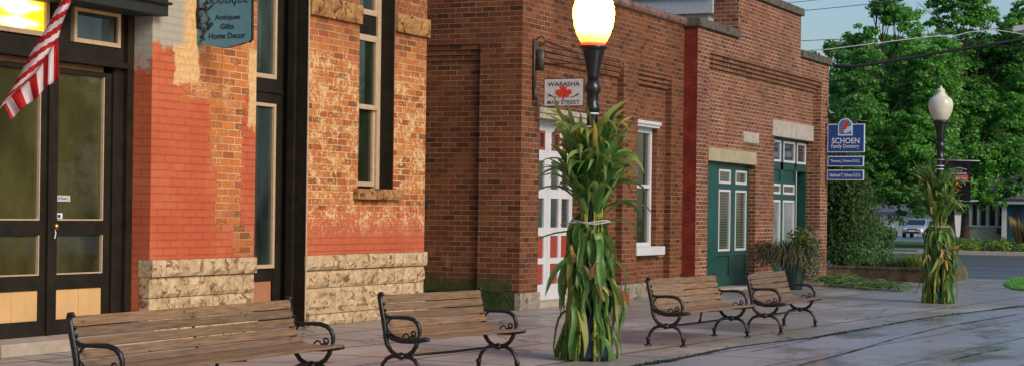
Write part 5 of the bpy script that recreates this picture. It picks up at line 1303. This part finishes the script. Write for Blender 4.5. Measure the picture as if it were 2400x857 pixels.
# ================================================================== overhead cables
def cable(label, pts, dep, rad, mat, sag=0):
    P = [D(px, py, dep+(d[0] if d else 0)) for px, py, *d in pts]
    root = thing('overhead_cable', label, 'cable', tuple(P[0]), 'overhead cables across the street')
    q = []
    for a, b in zip(P[:-1], P[1:]):
        for k in range(8): t = k/8; q.append(a.lerp(b, t)-Vector((0, 0, sag*4*t*(1-t))))
    q.append(P[-1]); MB().tube(q, rad, 6).build('wire', mat, root, True)
cable('thick dark overhead cable bundle crossing in front of the trees at right', [(1925, 152), (2000, 156), (2110, 140), (2210, 122), (2330, 103), (2420, 88), (2600, 52)], 46, .046, M['cable'])
cable('pale thin cable above the thick dark one, in front of the trees', [(1925, 118), (2010, 107), (2180, 86), (2240, 84), (2270, 76)], 46, .013, M['cablew'])
cable('thin dark cable from the pale one to the right edge', [(2270, 76), (2330, 70), (2420, 84)], 46, .012, M['cablew'])
cable('thin dark cable sagging below the thick one at the right edge', [(2330, 105), (2370, 112), (2420, 116)], 46, .02, M['cable'])
cable('thin wire in the sky beside the stepped parapet, just above the corner coping', [(1860, 97), (1950, 93), (2050, 92), (2420, 60)], 62, .012, M['cable'])
cable('faint wire in the sky crossing at the top beside the tall parapet', [(1780, 34), (1900, 24), (2040, 10), (2200, -10)], 62, .012, M['cable'])
cable('faint upper wire in the sky at the very top right of the parapet', [(1780, 14), (1900, 2), (2000, -8)], 62, .010, M['cable'])
cable('thin wire lower in the sky leading toward the corner coping', [(1890, 120), (1960, 113), (2030, 108)], 62, .010, M['cable'])
cbx = thing('splice_box', 'grey cable splice box on the thick overhead cable at the right edge', 'splice box', tuple(D(2392, 66, 46)))
MB().obox(D(2396, 66, 46), (.1, -.45, .08), (.12, 0, 0), (0, 0, .15)).build('housing', M['siding'], cbx, bevel=.02)

# ================================================================== trees across the street (behind and beside the onlooker; the shop windows mirror them)
for i, (x, y, h) in enumerate(((30, -33, 9), (42, -30, 10), (56, -34, 11), (24, -36, 10), (72, -33, 11), (90, -34, 12))):
    root = thing('street_side_tree', 'broad green tree across the street, %s along the row' % ['second', 'third', 'fourth', 'first', 'fifth', 'sixth'][i], 'tree', (x, y, 0), 'trees across the street')
    MB().tube([(x, y, 0), (x+.2, y, h*.4), (x, y, h*.8)], [.3, .22, .06], 8).build('trunk', M['bark'], root, True)
    r = random.Random(200+i); m = MB()
    for q in range(16):
        v = Vector((r.gauss(0, 1), r.gauss(0, 1), r.gauss(0, .8))).normalized()*r.uniform(.3, 1); leafball(m, (x+v.x*4.6, y+v.y*3.4, h*.46+v.z*h*.40), 2.3, 1.9, 1.9, 300, .30, .55, r)
    m.build('crown', M['leaf_tree2'], root)

# ================================================================== world, sun, camera
wd = bpy.data.worlds.new('World'); scene.world = wd; wd.use_nodes = True; nt = wd.node_tree
sky = nt.nodes.new('ShaderNodeTexSky'); sky.sky_type = 'NISHITA'; sky.sun_disc = False
SUN_EL, SUN_AZ = radians(31), radians(250)      # azimuth of the sun measured from +X towards +Y
sky.sun_elevation = SUN_EL; sky.sun_rotation = (radians(90)-SUN_AZ) % tau
sky.altitude = 100; sky.air_density = 1.6; sky.dust_density = 1.2; sky.ozone_density = 2.5
bg = nt.nodes['Background']; bg.inputs[1].default_value = .10; mx = nt.nodes.new('ShaderNodeMix'); mx.data_type = 'RGBA'; mx.blend_type = 'MULTIPLY'; mx.inputs[0].default_value = 1; mx.inputs[7].default_value = (.45, .54, .74, 1); nt.links.new(sky.outputs[0], mx.inputs[6]); nt.links.new(mx.outputs[2], bg.inputs[0])
sd = bpy.data.lights.new('sun', 'SUN'); sd.energy = 1.5; sd.angle = radians(28); sd.color = (1.0, .79, .56)
so_ = bpy.data.objects.new('sun', sd); COL.objects.link(so_)
dirv = Vector((cos(SUN_AZ)*cos(SUN_EL), sin(SUN_AZ)*cos(SUN_EL), sin(SUN_EL))); so_.rotation_euler = dirv.to_track_quat('Z', 'Y').to_euler()
cam = bpy.data.cameras.new('camera'); co = bpy.data.objects.new('camera', cam); COL.objects.link(co); scene.camera = co
cam.sensor_width = 36; cam.lens = FOC/2400*36; cam.clip_end = 3000; cam.clip_start = .1
cam.shift_y = (PCY-428.5)/2400
ir = Vector((RT[0]*cos(RHO), RT[1]*cos(RHO), sin(RHO))); iu = Vector((-RT[0]*sin(RHO), -RT[1]*sin(RHO), cos(RHO))); fw = Vector((FW[0], FW[1], 0))
mw_ = Matrix(((ir.x, iu.x, -fw.x, CAM[0]), (ir.y, iu.y, -fw.y, CAM[1]), (ir.z, iu.z, -fw.z, CAM[2]), (0, 0, 0, 1))); co.matrix_world = mw_
scene.view_settings.view_transform = 'Standard'; scene.view_settings.look = 'None'; scene.view_settings.gamma = 1; scene.view_settings.exposure = .90
scene.render.resolution_x = 1024; scene.render.resolution_y = 365
